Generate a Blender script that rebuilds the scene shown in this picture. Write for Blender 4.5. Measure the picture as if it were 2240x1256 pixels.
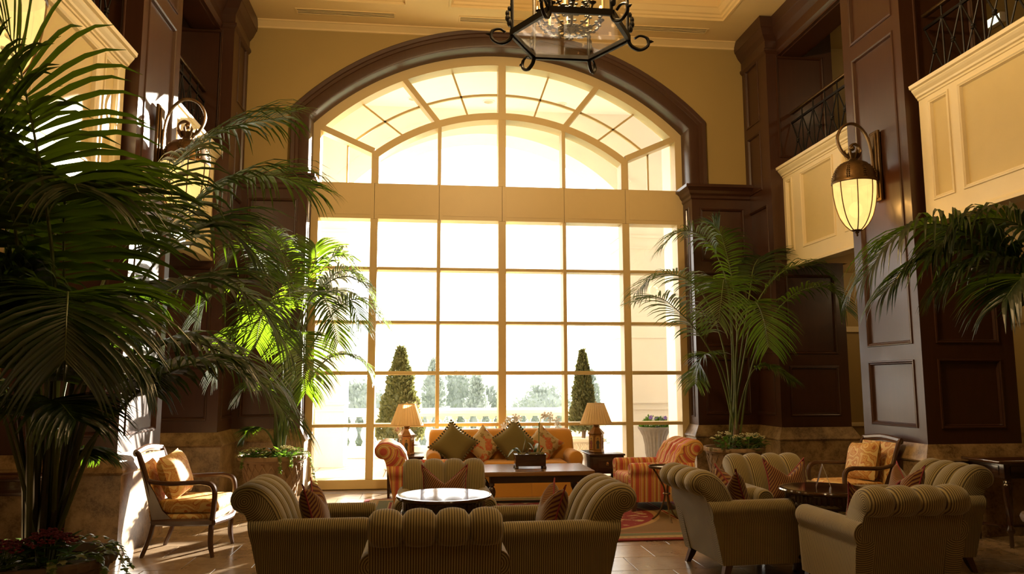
import bpy, bmesh, math, random
from math import sin, cos, pi, sqrt, atan2, radians, exp
from mathutils import Vector, Matrix, Quaternion

for _o in list(bpy.data.objects):
    bpy.data.objects.remove(_o, do_unlink=True)
SC = bpy.context.scene
COL = SC.collection
random.seed(7)

# ------------------------------------------------------------------ camera, sky, sun, exposure
XC = 1.148                       # the room is symmetric about this x
def setup_camera():
    yaw, pitch, roll = 0.112174, 0.1234966, -0.0022787
    f = Vector((sin(yaw) * cos(pitch), cos(yaw) * cos(pitch), sin(pitch)))
    r = Vector((cos(yaw), -sin(yaw), 0)); u = r.cross(f)
    r2 = cos(roll) * r + sin(roll) * u; u2 = -sin(roll) * r + cos(roll) * u
    cd = bpy.data.cameras.new('camera'); cd.sensor_width = 36.0; cd.lens = 1689.19 / 2240 * 36
    cd.clip_end = 400
    c = bpy.data.objects.new('camera', cd); COL.objects.link(c)
    m = Matrix((r2, u2, -f)).transposed().to_4x4(); m.translation = (0, 0, 1.51)
    c.matrix_world = m
    SC.camera = c
setup_camera()

SKY_STRENGTH = 5.0
SUN_STRENGTH = 55.0
EXPOSURE = 0.0
SC.view_settings.view_transform = 'Standard'
SC.view_settings.look = 'None'
SC.view_settings.gamma = 1.0
SC.view_settings.exposure = EXPOSURE
SC.view_settings.use_curve_mapping = False
SC.cycles.max_bounces = 9
SC.cycles.diffuse_bounces = 4
SC.cycles.glossy_bounces = 4
SC.cycles.transmission_bounces = 4
SC.cycles.transparent_max_bounces = 16
SC.cycles.caustics_reflective = False
SC.cycles.caustics_refractive = False
SC.cycles.sample_clamp_indirect = 6.0
SC.cycles.use_denoising = True

W = bpy.data.worlds.new('sky'); SC.world = W
W.use_nodes = True
_bg = W.node_tree.nodes['Background']
_bg.inputs['Color'].default_value = (1.0, 0.97, 0.92, 1)      # a bright, hazy, low-sun sky
_bg.inputs['Strength'].default_value = SKY_STRENGTH

_sd = bpy.data.lights.new('sun', 'SUN'); _sd.energy = SUN_STRENGTH; _sd.angle = 0.012
_sd.color = (1.0, 0.91, 0.78)
_so = bpy.data.objects.new('sun', _sd); COL.objects.link(_so)
_so.rotation_euler = Vector((-0.6, -1.0, -0.2566)).to_track_quat('-Z', 'Y').to_euler()
_so.location = (12, 30, 12)

# ------------------------------------------------------------------ mesh builder
def V(*a):
    return Vector(a)
def lerp(a, b, t):
    return a + (b - a) * t
def spline(P, n):
    P = [Vector(p) for p in P]; out = []; k = len(P) - 1
    for i in range(n + 1):
        t = i / n * k; j = min(int(t), k - 1); u = t - j
        p1, p2 = P[j], P[j + 1]
        p0 = P[j - 1] if j > 0 else p1 * 2 - p2
        p3 = P[j + 2] if j + 2 <= k else p2 * 2 - p1
        out.append(0.5 * ((2 * p1) + (p2 - p0) * u + (2 * p0 - 5 * p1 + 4 * p2 - p3) * u * u + (3 * p1 - p0 - 3 * p2 + p3) * u ** 3))
    return out

class MB:
    def __init__(s):
        s.v = []; s.f = []; s.m = []; s.uv = {}
    def vert(s, p):
        s.v.append(tuple(p)); return len(s.v) - 1
    def face(s, idx, m=0, uv=None):
        if uv: s.uv[len(s.f)] = uv
        s.f.append(tuple(idx)); s.m.append(m)
    def poly(s, pts, m=0, uv=None):
        s.face([s.vert(p) for p in pts], m, uv)
    def box(s, x0, y0, z0, x1, y1, z1, m=0):
        i = [s.vert(p) for p in ((x0, y0, z0), (x1, y0, z0), (x1, y1, z0), (x0, y1, z0), (x0, y0, z1), (x1, y0, z1), (x1, y1, z1), (x0, y1, z1))]
        for q in ((3, 2, 1, 0), (4, 5, 6, 7), (0, 1, 5, 4), (1, 2, 6, 5), (2, 3, 7, 6), (3, 0, 4, 7)):
            s.face([i[k] for k in q], m)
    def rbox(s, x0, y0, z0, x1, y1, z1, r=0.01, m=0, k=3):
        r = min(r, (x1 - x0) / 2.01, (y1 - y0) / 2.01, (z1 - z0) / 2.01)
        rings = []
        def ring(z, ins):
            rr = r - ins * 0.0; pts = []
            for cx, cy, a0 in ((x1 - r, y1 - r, 0), (x0 + r, y1 - r, 90), (x0 + r, y0 + r, 180), (x1 - r, y0 + r, 270)):
                for j in range(k + 1):
                    a = radians(a0 + 90 * j / k); pts.append((cx + (r - ins) * cos(a), cy + (r - ins) * sin(a), z))
            return pts
        for j in range(k + 1):
            a = pi / 2 * j / k; rings.append(ring(z0 + r - r * cos(a), r - r * sin(a)))
        for j in range(k + 1):
            a = pi / 2 * j / k; rings.append(ring(z1 - r + r * sin(a), r - r * cos(a)))
        s.loft(rings, m, cap=True)
    def obox(s, c, ax, ay, az, m=0):
        c = Vector(c); i = []
        for k in ((-1, -1, -1), (1, -1, -1), (1, 1, -1), (-1, 1, -1), (-1, -1, 1), (1, -1, 1), (1, 1, 1), (-1, 1, 1)):
            i.append(s.vert(c + ax * k[0] + ay * k[1] + az * k[2]))
        for q in ((3, 2, 1, 0), (4, 5, 6, 7), (0, 1, 5, 4), (1, 2, 6, 5), (2, 3, 7, 6), (3, 0, 4, 7)):
            s.face([i[k] for k in q], m)
    def loft(s, rings, m=0, cap=False, closed=True, loop=False, uv=None, capm=None):
        n = len(rings[0]); I = [[s.vert(p) for p in r] for r in rings]
        R = len(rings)
        for a in range(R if loop else R - 1):
            b = (a + 1) % R
            for j in range(n if closed else n - 1):
                k = (j + 1) % n
                w = None
                if uv:
                    j2 = j + 1
                    w = [uv(a, j), uv(a, j2), uv(a + 1, j2), uv(a + 1, j)]
                s.face((I[a][j], I[a][k], I[b][k], I[b][j]), m, w)
        if cap:
            cm = m if capm is None else capm
            s.face(I[0][::-1], cm); s.face(I[-1], cm)
    def tube(s, pts, r, n=8, m=0, cap=True, flat=1.0, ref=None):
        pts = [Vector(p) for p in pts]; N = len(pts)
        rad = r if isinstance(r, (list, tuple)) else [r] * N
        T = []
        for i in range(N):
            t = pts[min(i + 1, N - 1)] - pts[max(i - 1, 0)]
            T.append(t.normalized() if t.length > 1e-9 else V(0, 0, 1))
        u = Vector(ref) if ref else (V(0, 0, 1) if abs(T[0].z) < 0.9 else V(1, 0, 0))
        u = (u - T[0] * u.dot(T[0])).normalized(); rings = []
        for i in range(N):
            u = u - T[i] * u.dot(T[i])
            u = u.normalized() if u.length > 1e-6 else T[i].orthogonal().normalized()
            w = T[i].cross(u)
            rings.append([pts[i] + (u * cos(2 * pi * k / n) * flat + w * sin(2 * pi * k / n)) * rad[i] for k in range(n)])
        s.loft(rings, m, cap=cap)
    def lathe(s, prof, n=24, c=(0, 0, 0), m=0, cap=True, flute=None, a0=0.0):
        rings = []
        for i, (r, z) in enumerate(prof):
            ring = []
            for k in range(n):
                a = 2 * pi * k / n + a0; rr = r if flute is None else flute(r, a, i)
                ring.append((c[0] + rr * cos(a), c[1] + rr * sin(a), c[2] + z))
            rings.append(ring)
        s.loft(rings, m, cap=cap)
    def sphere(s, c, r, n=10, k=6, m=0, sc=(1, 1, 1)):
        rings = []
        for i in range(1, k):
            a = pi * i / k
            rings.append([(c[0] + r * sc[0] * sin(a) * cos(2 * pi * j / n), c[1] + r * sc[1] * sin(a) * sin(2 * pi * j / n), c[2] - r * sc[2] * cos(a)) for j in range(n)])
        s.loft(rings, m, cap=True)
    def prism(s, poly, d, m=0):
        d = Vector(d); s.loft([[Vector(p) for p in poly], [Vector(p) + d for p in poly]], m, cap=True)
    def sweep(s, path, prof, m=0):           # path: list of (origin, axisA, axisB); prof: [(a,b)] open strip
        s.loft([[o + A * a + B * b for a, b in prof] for o, A, B in path], m, closed=False)
    def mesh(s, name, mats, smooth=True, angle=35):
        me = bpy.data.meshes.new(name); me.from_pydata(s.v, [], s.f)
        for mt in (mats if isinstance(mats, (list, tuple)) else [mats]): me.materials.append(mt)
        if any(s.m): me.polygons.foreach_set('material_index', s.m)
        if s.uv:
            L = me.uv_layers.new(name='UVMap')
            for fi, w in s.uv.items():
                p = me.polygons[fi]
                for q, li in enumerate(p.loop_indices): L.data[li].uv = w[q]
        if smooth:
            me.polygons.foreach_set('use_smooth', [True] * len(me.polygons))
            me.set_sharp_from_angle(angle=radians(angle))
        me.update()
        return me
    def build(s, name, mats, parent=None, smooth=True, angle=35, loc=None, label=None):
        o = bpy.data.objects.new(name, s.mesh(name, mats, smooth, angle)); COL.objects.link(o)
        if parent: o.parent = parent
        if loc: o.location = loc
        if label: o['label'] = label
        return o

def tag(o, label, cat, group=None, kind=None):
    o['label'] = label; o['category'] = cat
    if group: o['group'] = group
    if kind: o['kind'] = kind
    return o
def thing(name, label, cat, loc=(0, 0, 0), rz=0.0, group=None, kind=None):
    o = bpy.data.objects.new(name, None); COL.objects.link(o)
    o.location = loc; o.rotation_euler = (0, 0, rz); o.empty_display_size = 0.1
    return tag(o, label, cat, group, kind)
def kids(o):
    return [c for c in bpy.data.objects if c.parent == o]
def dup(root, loc, rz=0.0, label=None, group=None, names=None):
    r = root.copy(); COL.objects.link(r); r.location = loc; r.rotation_euler = (0, 0, rz)
    if label: r['label'] = label
    if group: r['group'] = group
    for ch in CH(root):
        c = ch.copy(); COL.objects.link(c); c.parent = r
        for g in CH(ch):
            d = g.copy(); COL.objects.link(d); d.parent = c
    return r
def CH(o):
    return list(o.children)
def inst(me, name, parent, loc=(0, 0, 0), rot=(0, 0, 0), sc=None):
    o = bpy.data.objects.new(name, me); COL.objects.link(o); o.parent = parent; o.location = loc; o.rotation_euler = rot
    if sc: o.scale = sc
    return o

# ------------------------------------------------------------------ materials
class NT:
    def __init__(s, name):
        s.mat = bpy.data.materials.new(name); s.mat.use_nodes = True
        s.t = s.mat.node_tree; s.n = s.t.nodes; s.b = s.n.get('Principled BSDF'); s.out = s.n.get('Material Output')
    def add(s, typ, **k):
        n = s.n.new(typ)
        for a, b in k.items():
            if a.startswith('_'): setattr(n, a[1:], b)
            else: n.inputs[a.replace('__', ' ')].default_value = b
        return n
    def link(s, a, ao, b, bi):
        s.t.links.new(a.outputs[ao], b.inputs[bi])
    def math(s, op, a, b=None, c=None):
        n = s.n.new('ShaderNodeMath'); n.operation = op
        for i, x in enumerate((a, b, c)):
            if x is None: continue
            if isinstance(x, (int, float)): n.inputs[i].default_value = x
            else: s.t.links.new(x, n.inputs[i])
        return n.outputs[0]
    def mix(s, fac, a, b):
        n = s.n.new('ShaderNodeMix'); n.data_type = 'RGBA'
        for i, x in ((0, fac), (6, a), (7, b)):
            if isinstance(x, (int, float)): n.inputs[i].default_value = x
            elif isinstance(x, tuple): n.inputs[i].default_value = (*x, 1)
            else: s.t.links.new(x, n.inputs[i])
        return n.outputs[2]
    def ramp(s, fac, stops, const=False):
        n = s.n.new('ShaderNodeValToRGB'); e = n.color_ramp.elements
        if const: n.color_ramp.interpolation = 'CONSTANT'
        while len(e) < len(stops): e.new(0.5)
        for q, (p, c) in zip(e, stops): q.position = p; q.color = (*c, 1)
        s.t.links.new(fac, n.inputs[0]); return n.outputs[0]
    def coord(s, out='Object', scale=None):
        tc = s.n.new('ShaderNodeTexCoord')
        if scale is None: return tc.outputs[out]
        mp = s.n.new('ShaderNodeMapping'); mp.inputs['Scale'].default_value = scale
        s.t.links.new(tc.outputs[out], mp.inputs[0]); return mp.outputs[0]
    def sep(s, vec):
        n = s.n.new('ShaderNodeSeparateXYZ'); s.t.links.new(vec, n.inputs[0]); return n.outputs
    def noise(s, vec, scale, detail=4, rough=0.5):
        n = s.add('ShaderNodeTexNoise', Scale=scale, Detail=detail, Roughness=rough); s.t.links.new(vec, n.inputs['Vector']); return n.outputs['Fac']
    def bump(s, h, dist=0.002, strength=0.5):
        n = s.add('ShaderNodeBump', Distance=dist, Strength=strength); s.t.links.new(h, n.inputs['Height']); s.t.links.new(n.outputs[0], s.b.inputs['Normal'])
    def base(s, col, rough=0.5, metal=0.0, coat=0.0, spec=None):
        if isinstance(col, tuple): s.b.inputs['Base Color'].default_value = (*col, 1)
        else: s.t.links.new(col, s.b.inputs['Base Color'])
        if isinstance(rough, (int, float)): s.b.inputs['Roughness'].default_value = rough
        else: s.t.links.new(rough, s.b.inputs['Roughness'])
        s.b.inputs['Metallic'].default_value = metal; s.b.inputs['Coat Weight'].default_value = coat
        s.b.inputs['Coat Roughness'].default_value = 0.12
        if spec is not None: s.b.inputs['Specular IOR Level'].default_value = spec
        return s.mat
def plain(name, col, rough=0.5, metal=0.0, coat=0.0, var=0.12, scale=6.0):
    t = NT(name); n = t.noise(t.coord(), scale, 3)
    c = t.mix(n, tuple(x * (1 - var) for x in col), tuple(min(1, x * (1 + var)) for x in col))
    return t.base(c, rough, metal, coat)
def wood(name, a, b, rough=0.28, coat=0.35, scale=(14, 14, 1.2)):
    t = NT(name); v = t.coord('Object', scale)
    n = t.noise(v, 2.0, 6, 0.6); n2 = t.noise(t.coord('Object', (1.5, 1.5, 0.5)), 1.5, 2)
    c = t.mix(n, a, b); c = t.mix(t.math('MULTIPLY', n2, 0.5), c, tuple(x * 0.6 for x in a))
    return t.base(c, rough, 0, coat)
def marble(name, a, b, c, scale=3.0, rough=0.3, tint=False):
    t = NT(name); v = t.coord('Object')
    if tint:
        oi = t.n.new('ShaderNodeObjectInfo'); add = t.n.new('ShaderNodeVectorMath'); add.operation = 'MULTIPLY_ADD'
        t.t.links.new(oi.outputs['Location'], add.inputs[0]); add.inputs[1].default_value = (1, 1, 1)
        t.t.links.new(v, add.inputs[2]); v = add.outputs[0]
    n1 = t.noise(v, scale, 8, 0.62); n2 = t.noise(v, scale * 3.3, 6, 0.7)
    col = t.ramp(n1, [(0.36, b), (0.5, a), (0.66, c)])
    vein = t.math('POWER', t.math('SUBTRACT', 1.0, t.math('ABSOLUTE', t.math('MULTIPLY_ADD', n2, 2.0, -1.0))), 14)
    col = t.mix(t.math('MULTIPLY', vein, 0.55), col, c)
    if tint:
        r = t.math('MULTIPLY_ADD', oi.outputs['Random'], 0.3, 0.85)
        mx = t.n.new('ShaderNodeMix'); mx.data_type = 'RGBA'; mx.blend_type = 'MULTIPLY'; mx.inputs[0].default_value = 1
        t.t.links.new(col, mx.inputs[6]); t.t.links.new(r, mx.inputs[7]); col = mx.outputs[2]
    return t.base(col, t.math('MULTIPLY_ADD', n2, 0.12, rough - 0.06), 0, 0.0)

MAHOG = wood('mahogany', (0.066, 0.024, 0.011), (0.036, 0.0125, 0.006), 0.36, 0.12)
DARKWOOD = wood('dark_walnut', (0.045, 0.018, 0.009), (0.022, 0.009, 0.005), 0.22, 0.4)
CHAIRWOOD = wood('chair_walnut', (0.085, 0.036, 0.016), (0.045, 0.018, 0.009), 0.3, 0.3)
TABLEWOOD = wood('worn_oak', (0.24, 0.12, 0.045), (0.15, 0.07, 0.025), 0.25, 0.3, (1.2, 14, 14))
MARBLE = marble('brown_marble', (0.20, 0.125, 0.056), (0.085, 0.047, 0.019), (0.36, 0.25, 0.13), 6.5, 0.40)
TILE = marble('travertine', (0.235, 0.165, 0.10), (0.18, 0.12, 0.07), (0.31, 0.225, 0.145), 2.2, 0.2, True)
GROUT = plain('grout', (0.16, 0.11, 0.065), 0.8)
CREAM = plain('cream_paint', (0.74, 0.62, 0.38), 0.45, var=0.04)
FIELD = plain('beige_field', (0.58, 0.45, 0.20), 0.55, var=0.05)
GOLDWALL = plain('gold_wall', (0.37, 0.262, 0.09), 0.6, var=0.05, scale=2.0)
CEILP = plain('ceiling_paint', (0.74, 0.56, 0.27), 0.6, var=0.03)
FRAME = plain('window_paint', (0.68, 0.53, 0.27), 0.45, var=0.03)
STUCCO = plain('stucco', (0.80, 0.76, 0.69), 0.8, var=0.04)
STONEPALE = plain('pale_stone', (0.76, 0.70, 0.60), 0.75, var=0.06)
TERR = marble('terrace_stone', (0.62, 0.50, 0.40), (0.56, 0.45, 0.35), (0.68, 0.56, 0.46), 2.0, 0.6, True)
IRON = plain('black_iron', (0.015, 0.013, 0.012), 0.45, 0.6)
BRONZE = plain('bronze', (0.15, 0.09, 0.038), 0.38, 0.85, var=0.3, scale=30)
BRASS = plain('brass', (0.55, 0.36, 0.14), 0.3, 0.9)
TERRA = plain('clay_pot', (0.28, 0.18, 0.095), 0.75, var=0.25, scale=12)
DARKPOT = plain('dark_pot', (0.13, 0.085, 0.055), 0.7, var=0.3, scale=12)
GREYSTONE = plain('grey_pot', (0.17, 0.14, 0.11), 0.8, var=0.2, scale=20)
SOIL = plain('soil', (0.03, 0.02, 0.012), 0.9)
STEM = plain('palm_stem', (0.09, 0.12, 0.03), 0.45, var=0.3)
CANE = plain('palm_cane', (0.028, 0.034, 0.012), 0.4, var=0.3)
TRUNK = plain('palm_trunk', (0.10, 0.06, 0.028), 0.85, var=0.4, scale=25)
DARKMETAL = plain('vent_dark', (0.02, 0.017, 0.012), 0.6)
WHITE = plain('card_white', (0.8, 0.78, 0.72), 0.5)
SILVER = plain('silver', (0.75, 0.74, 0.72), 0.15, 1.0)
CANDLE = plain('candle_sleeve', (0.75, 0.55, 0.28), 0.5)
REDFLOWER = plain('red_flower', (0.20, 0.022, 0.045), 0.6, var=0.4, scale=40)
CREAMFLOWER = plain('cream_flower', (0.50, 0.44, 0.20), 0.6, var=0.4, scale=40)
PURPLE = plain('purple_flower', (0.22, 0.12, 0.5), 0.6, var=0.3)
YELLOWLEAF = plain('yellow_leaf', (0.70, 0.42, 0.03), 0.4)
MOSS = plain('moss', (0.10, 0.09, 0.03), 0.9, var=0.5, scale=40)

def leafmat(name, col, tr, rough=0.32, trw=0.4, var=0.35):
    t = NT(name); n = t.noise(t.coord(), 8.0, 3)
    c = t.mix(n, tuple(x * (1 - var) for x in col), tuple(x * (1 + var) for x in col))
    t.base(c, rough, 0, 0.0)
    tl = t.add('ShaderNodeBsdfTranslucent'); tl.inputs['Color'].default_value = (*tr, 1)
    mx = t.add('ShaderNodeMixShader'); mx.inputs[0].default_value = trw
    t.link(t.b, 0, mx, 1); t.link(tl, 0, mx, 2); t.link(mx, 0, t.out, 'Surface')
    return t.mat
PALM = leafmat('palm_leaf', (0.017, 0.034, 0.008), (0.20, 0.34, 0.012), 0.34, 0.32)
PALMSHADE = leafmat('shade_toned_palm_leaf', (0.009, 0.019, 0.005), (0.13, 0.25, 0.008), 0.36, 0.24)  # backlit shade of the two nearest palms put into the leaf colour
IVY = leafmat('ivy_leaf', (0.10, 0.16, 0.04), (0.28, 0.42, 0.04))
IVYEDGE = leafmat('ivy_pale', (0.40, 0.42, 0.20), (0.4, 0.45, 0.12))
DARKLEAF = leafmat('dark_leaf', (0.04, 0.09, 0.02), (0.15, 0.3, 0.02))
CONIFER = leafmat('conifer', (0.12, 0.125, 0.045), (0.14, 0.15, 0.05), 0.6, 0.3)
ORCHID = leafmat('orchid_white', (0.8, 0.75, 0.66), (0.8, 0.74, 0.62), 0.5, 0.5, 0.05)
FARTREE = leafmat('far_tree', (0.33, 0.37, 0.34), (0.33, 0.37, 0.34), 0.8, 0.3, 0.06)  # distance haze put into the pale colour, leaves and trunks alike
GRASS = plain('lawn', (0.20, 0.24, 0.10), 0.9)

def glassmat(name, tint=(1, 1, 1), ior=1.45):
    t = NT(name); t.n.remove(t.b)
    tr = t.add('ShaderNodeBsdfTransparent'); tr.inputs[0].default_value = (*tint, 1)
    gl = t.add('ShaderNodeBsdfGlossy'); gl.inputs['Roughness'].default_value = 0.02
    ge = t.add('ShaderNodeNewGeometry'); dp = t.add('ShaderNodeVectorMath', _operation='DOT_PRODUCT')
    t.link(ge, 'Normal', dp, 0); t.link(ge, 'Incoming', dp, 1)
    c = t.math('SUBTRACT', 1.0, t.math('ABSOLUTE', dp.outputs['Value'])); f0 = ((ior - 1) / (ior + 1)) ** 2
    fac = t.math('MULTIPLY_ADD', t.math('POWER', c, 5.0), 1 - f0, f0); mx = t.add('ShaderNodeMixShader')
    t.t.links.new(fac, mx.inputs[0])
    t.link(tr, 0, mx, 1); t.link(gl, 0, mx, 2); t.link(mx, 0, t.out, 'Surface')
    return t.mat
GLASS = glassmat('window_glass', (0.98, 0.98, 0.97))
CHGLASS = glassmat('chandelier_glass', (0.97, 0.95, 0.9), 1.22)
def emis(name, col, st, mixtr=0.0, noise=0.0):
    t = NT(name); t.n.remove(t.b)
    e = t.add('ShaderNodeEmission', Strength=st); e.inputs['Color'].default_value = (*col, 1)
    if noise:
        n = t.noise(t.coord(), 9.0, 4)
        c = t.mix(n, tuple(x * (1 - noise) for x in col), col); t.t.links.new(c, e.inputs['Color'])
    if mixtr:
        tr = t.add('ShaderNodeBsdfTransparent'); mx = t.add('ShaderNodeMixShader'); mx.inputs[0].default_value = mixtr
        tr.inputs[0].default_value = (1.0, 0.72, 0.36, 1)
        t.link(e, 0, mx, 1); t.link(tr, 0, mx, 2); t.link(mx, 0, t.out, 'Surface')
    else: t.link(e, 0, t.out, 'Surface')
    return t.mat
LANTGLASS = emis('lantern_glass', (1.0, 0.66, 0.21), 1.75, 0.2, 0.35)
BULB = emis('bulb', (1.0, 0.70, 0.32), 2.2)
OPAL = plain('opal_glass', (0.8, 0.78, 0.7), 0.2)
FLAME = emis('candle_bulb', (1.0, 0.62, 0.25), 20.0)
EXITGLOW = emis('exit_glow', (0.9, 1.0, 0.75), 2.0)

# corduroy: stripes across u (metres) in the UV map; rings around an axis on the scroll ends
def cordmat(name, a, b, period, ring=None, bump=0.0012, duty=0.0):
    t = NT(name)
    if ring is None:
        u = t.sep(t.coord('UV'))[0]
    else:
        o = t.sep(t.coord('Object')); ax, ay, ca, cb = ring
        p = o[ax] if ax != 0 else t.math('ABSOLUTE', o[0])
        p = t.math('SUBTRACT', p, ca); q = t.math('SUBTRACT', o[ay], cb)
        u = t.math('SQRT', t.math('ADD', t.math('MULTIPLY', p, p), t.math('MULTIPLY', q, q)))
    w = t.math('SINE', t.math('MULTIPLY', u, 2 * pi / period))
    f = t.ramp(t.math('MULTIPLY_ADD', w, 0.5, 0.5), [(0.22 + duty, (0, 0, 0)), (0.62 + duty, (1, 1, 1))])
    n = t.noise(t.coord('Object'), 7.0, 4)
    c = t.mix(f, b, t.mix(n, tuple(x * 0.8 for x in a), tuple(x * 1.2 for x in a)))
    t.base(c, 0.85, 0, 0.0, 0.2)
    t.b.inputs['Sheen Weight'].default_value = 0.35
    t.bump(f, bump, 0.6)
    return t.mat
CA, CB = (0.285, 0.225, 0.10), (0.065, 0.045, 0.02)
CORD = cordmat('corduroy', CA, CB, 0.0145)
CORD_BACK = cordmat('corduroy_scroll', CA, CB, 0.0145, (1, 2, -0.43, 0.725))
CORD_ARM = cordmat('corduroy_arm_end', CA, CB, 0.0145, (0, 2, 0.335, 0.525))
PILCORD = cordmat('red_corduroy', (0.24, 0.125, 0.035), (0.065, 0.008, 0.010), 0.0165)
PILRED = plain('red_piping', (0.22, 0.02, 0.03), 0.7)

def stripemat(name, ring=None):
    t = NT(name)
    if ring is None: u = t.sep(t.coord('UV'))[0]
    else:
        o = t.sep(t.coord('Object')); ax, ay, ca, cb = ring
        p = o[ax] if ax != 0 else t.math('ABSOLUTE', o[0])
        p = t.math('SUBTRACT', p, ca); q = t.math('SUBTRACT', o[ay], cb)
        u = t.math('SQRT', t.math('ADD', t.math('MULTIPLY', p, p), t.math('MULTIPLY', q, q)))
    f = t.math('FRACT', t.math('MULTIPLY', u, 1 / 0.15))
    R, G, C, D = (0.42, 0.075, 0.05), (0.55, 0.30, 0.07), (0.62, 0.42, 0.20), (0.24, 0.13, 0.04)
    c = t.ramp(f, [(0, R), (0.28, G), (0.34, D), (0.37, C), (0.46, G), (0.52, R), (0.60, D), (0.64, G), (0.78, C), (0.84, R), (0.90, G)], True)
    n = t.noise(t.coord('Object'), 60.0, 3)
    t.base(t.mix(t.math('MULTIPLY', n, 0.35), c, (0.2, 0.06, 0.03)), 0.7, 0, 0.0, 0.3)
    t.bump(n, 0.0008, 0.4)
    return t.mat
STRIPE = stripemat('red_stripe')
STRIPE_BACK = stripemat('red_stripe_scroll', (1, 2, -0.43, 0.725))
STRIPE_ARM = stripemat('red_stripe_arm', (0, 2, 0.335, 0.525))

def cloth(name, a, b, scale=80.0, sheen=0.3, rough=0.85):
    t = NT(name); n = t.noise(t.coord('Object'), scale, 3); n2 = t.noise(t.coord('Object'), 5.0, 3)
    c = t.mix(n2, a, b); c = t.mix(t.math('MULTIPLY', n, 0.3), c, tuple(x * 0.6 for x in a))
    t.base(c, rough, 0, 0.0, 0.25); t.b.inputs['Sheen Weight'].default_value = sheen
    t.bump(n, 0.0008, 0.35); return t.mat
YELLOW = cloth('yellow_velvet', (0.56, 0.27, 0.045), (0.44, 0.20, 0.03))
GREENC = cloth('green_linen', (0.155, 0.125, 0.045), (0.125, 0.10, 0.035), 200, 0.1)
FRINGE = cloth('green_fringe', (0.10, 0.085, 0.03), (0.07, 0.06, 0.02), 300)
def floral():
    t = NT('floral_chintz'); v = t.coord('Object'); w = t.add('ShaderNodeTexNoise', Scale=11.0, Detail=3.0); t.t.links.new(v, w.inputs['Vector'])
    ad = t.add('ShaderNodeVectorMath', _operation='MULTIPLY_ADD'); t.t.links.new(w.outputs['Color'], ad.inputs[0]); ad.inputs[1].default_value = (0.09, 0.09, 0.09); t.t.links.new(v, ad.inputs[2])
    vo = t.add('ShaderNodeTexVoronoi', Scale=8.0); t.t.links.new(ad.outputs[0], vo.inputs['Vector'])
    v2 = t.add('ShaderNodeTexVoronoi', Scale=34.0); t.t.links.new(ad.outputs[0], v2.inputs['Vector'])
    n = t.noise(v, 16.0, 3); big = t.noise(v, 6.0, 2)
    petal = t.math('MULTIPLY', t.math('LESS_THAN', vo.outputs['Distance'], 0.50), t.math('GREATER_THAN', v2.outputs['Distance'], 0.24))
    petal = t.math('MULTIPLY', petal, t.math('GREATER_THAN', big, 0.47))
    leaf = t.math('MULTIPLY', t.math('GREATER_THAN', n, 0.56), t.math('GREATER_THAN', vo.outputs['Distance'], 0.42))
    c = t.mix(leaf, (0.36, 0.27, 0.14), (0.20, 0.13, 0.045))
    red = t.mix(t.noise(v, 30.0, 2), (0.33, 0.035, 0.02), (0.42, 0.16, 0.05))
    t.base(t.mix(petal, c, red), 0.7, 0, 0.0, 0.3); t.bump(n, 0.0006, 0.4); return t.mat
FLORAL = floral()
def damask():
    t = NT('damask'); v = t.coord('Object'); n = t.noise(v, 6.5, 1.5, 0.4); f = t.math('FRACT', t.math('MULTIPLY', n, 7.0))
    st = t.add('ShaderNodeTexVoronoi', Scale=120.0); t.t.links.new(v, st.inputs['Vector'])
    stip = t.math('LESS_THAN', st.outputs['Distance'], 0.42)
    c = t.ramp(f, [(0, (0.62, 0.44, 0.18)), (0.34, (0.40, 0.13, 0.03)), (0.46, (0.55, 0.33, 0.10)), (0.80, (0.44, 0.17, 0.04)), (0.88, (0.62, 0.44, 0.18))], True)
    band = t.math('MULTIPLY', t.math('GREATER_THAN', f, 0.46), t.math('LESS_THAN', f, 0.8))
    c = t.mix(t.math('MULTIPLY', band, t.math('MULTIPLY', stip, 0.75)), c, (0.38, 0.13, 0.035))
    t.base(c, 0.6, 0, 0.0, 0.3); t.bump(n, 0.0006, 0.4); return t.mat
DAMASK = damask()
def shademat():
    t = NT('pleated_shade'); t.base((0.72, 0.55, 0.30), 0.7)
    tl = t.add('ShaderNodeBsdfTranslucent'); tl.inputs['Color'].default_value = (0.72, 0.52, 0.27, 1)
    mx = t.add('ShaderNodeMixShader'); mx.inputs[0].default_value = 0.35
    t.link(t.b, 0, mx, 1); t.link(tl, 0, mx, 2); t.link(mx, 0, t.out, 'Surface'); return t.mat
SHADE = shademat()
TOLE = plain('tole_brass', (0.24, 0.12, 0.035), 0.3, 0.55, 0.2, var=0.4, scale=14)
TOLEGOLD = plain('tole_gold', (0.42, 0.26, 0.07), 0.4, 0.3, var=0.3, scale=30)
ROBEA = plain('robe_red', (0.20, 0.05, 0.03), 0.6)
ROBEB = plain('robe_dark', (0.05, 0.045, 0.03), 0.6)
# ------------------------------------------------------------------ the setting
MX = lambda x, s: x if s > 0 else 2 * XC - x          # mirror about the room's axis for the left side
YW, YF, YG = 11.2, 11.5, 11.72                        # beige wall face, window frame face, glass plane
ZC = 6.83                                             # ceiling
def st(name, label, cat, mb=None, mats=None, smooth=False):
    if mb is None: return thing(name, label, cat, kind='structure')
    o = mb.build(name, mats, smooth=smooth); return tag(o, label, cat, kind='structure')

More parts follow.
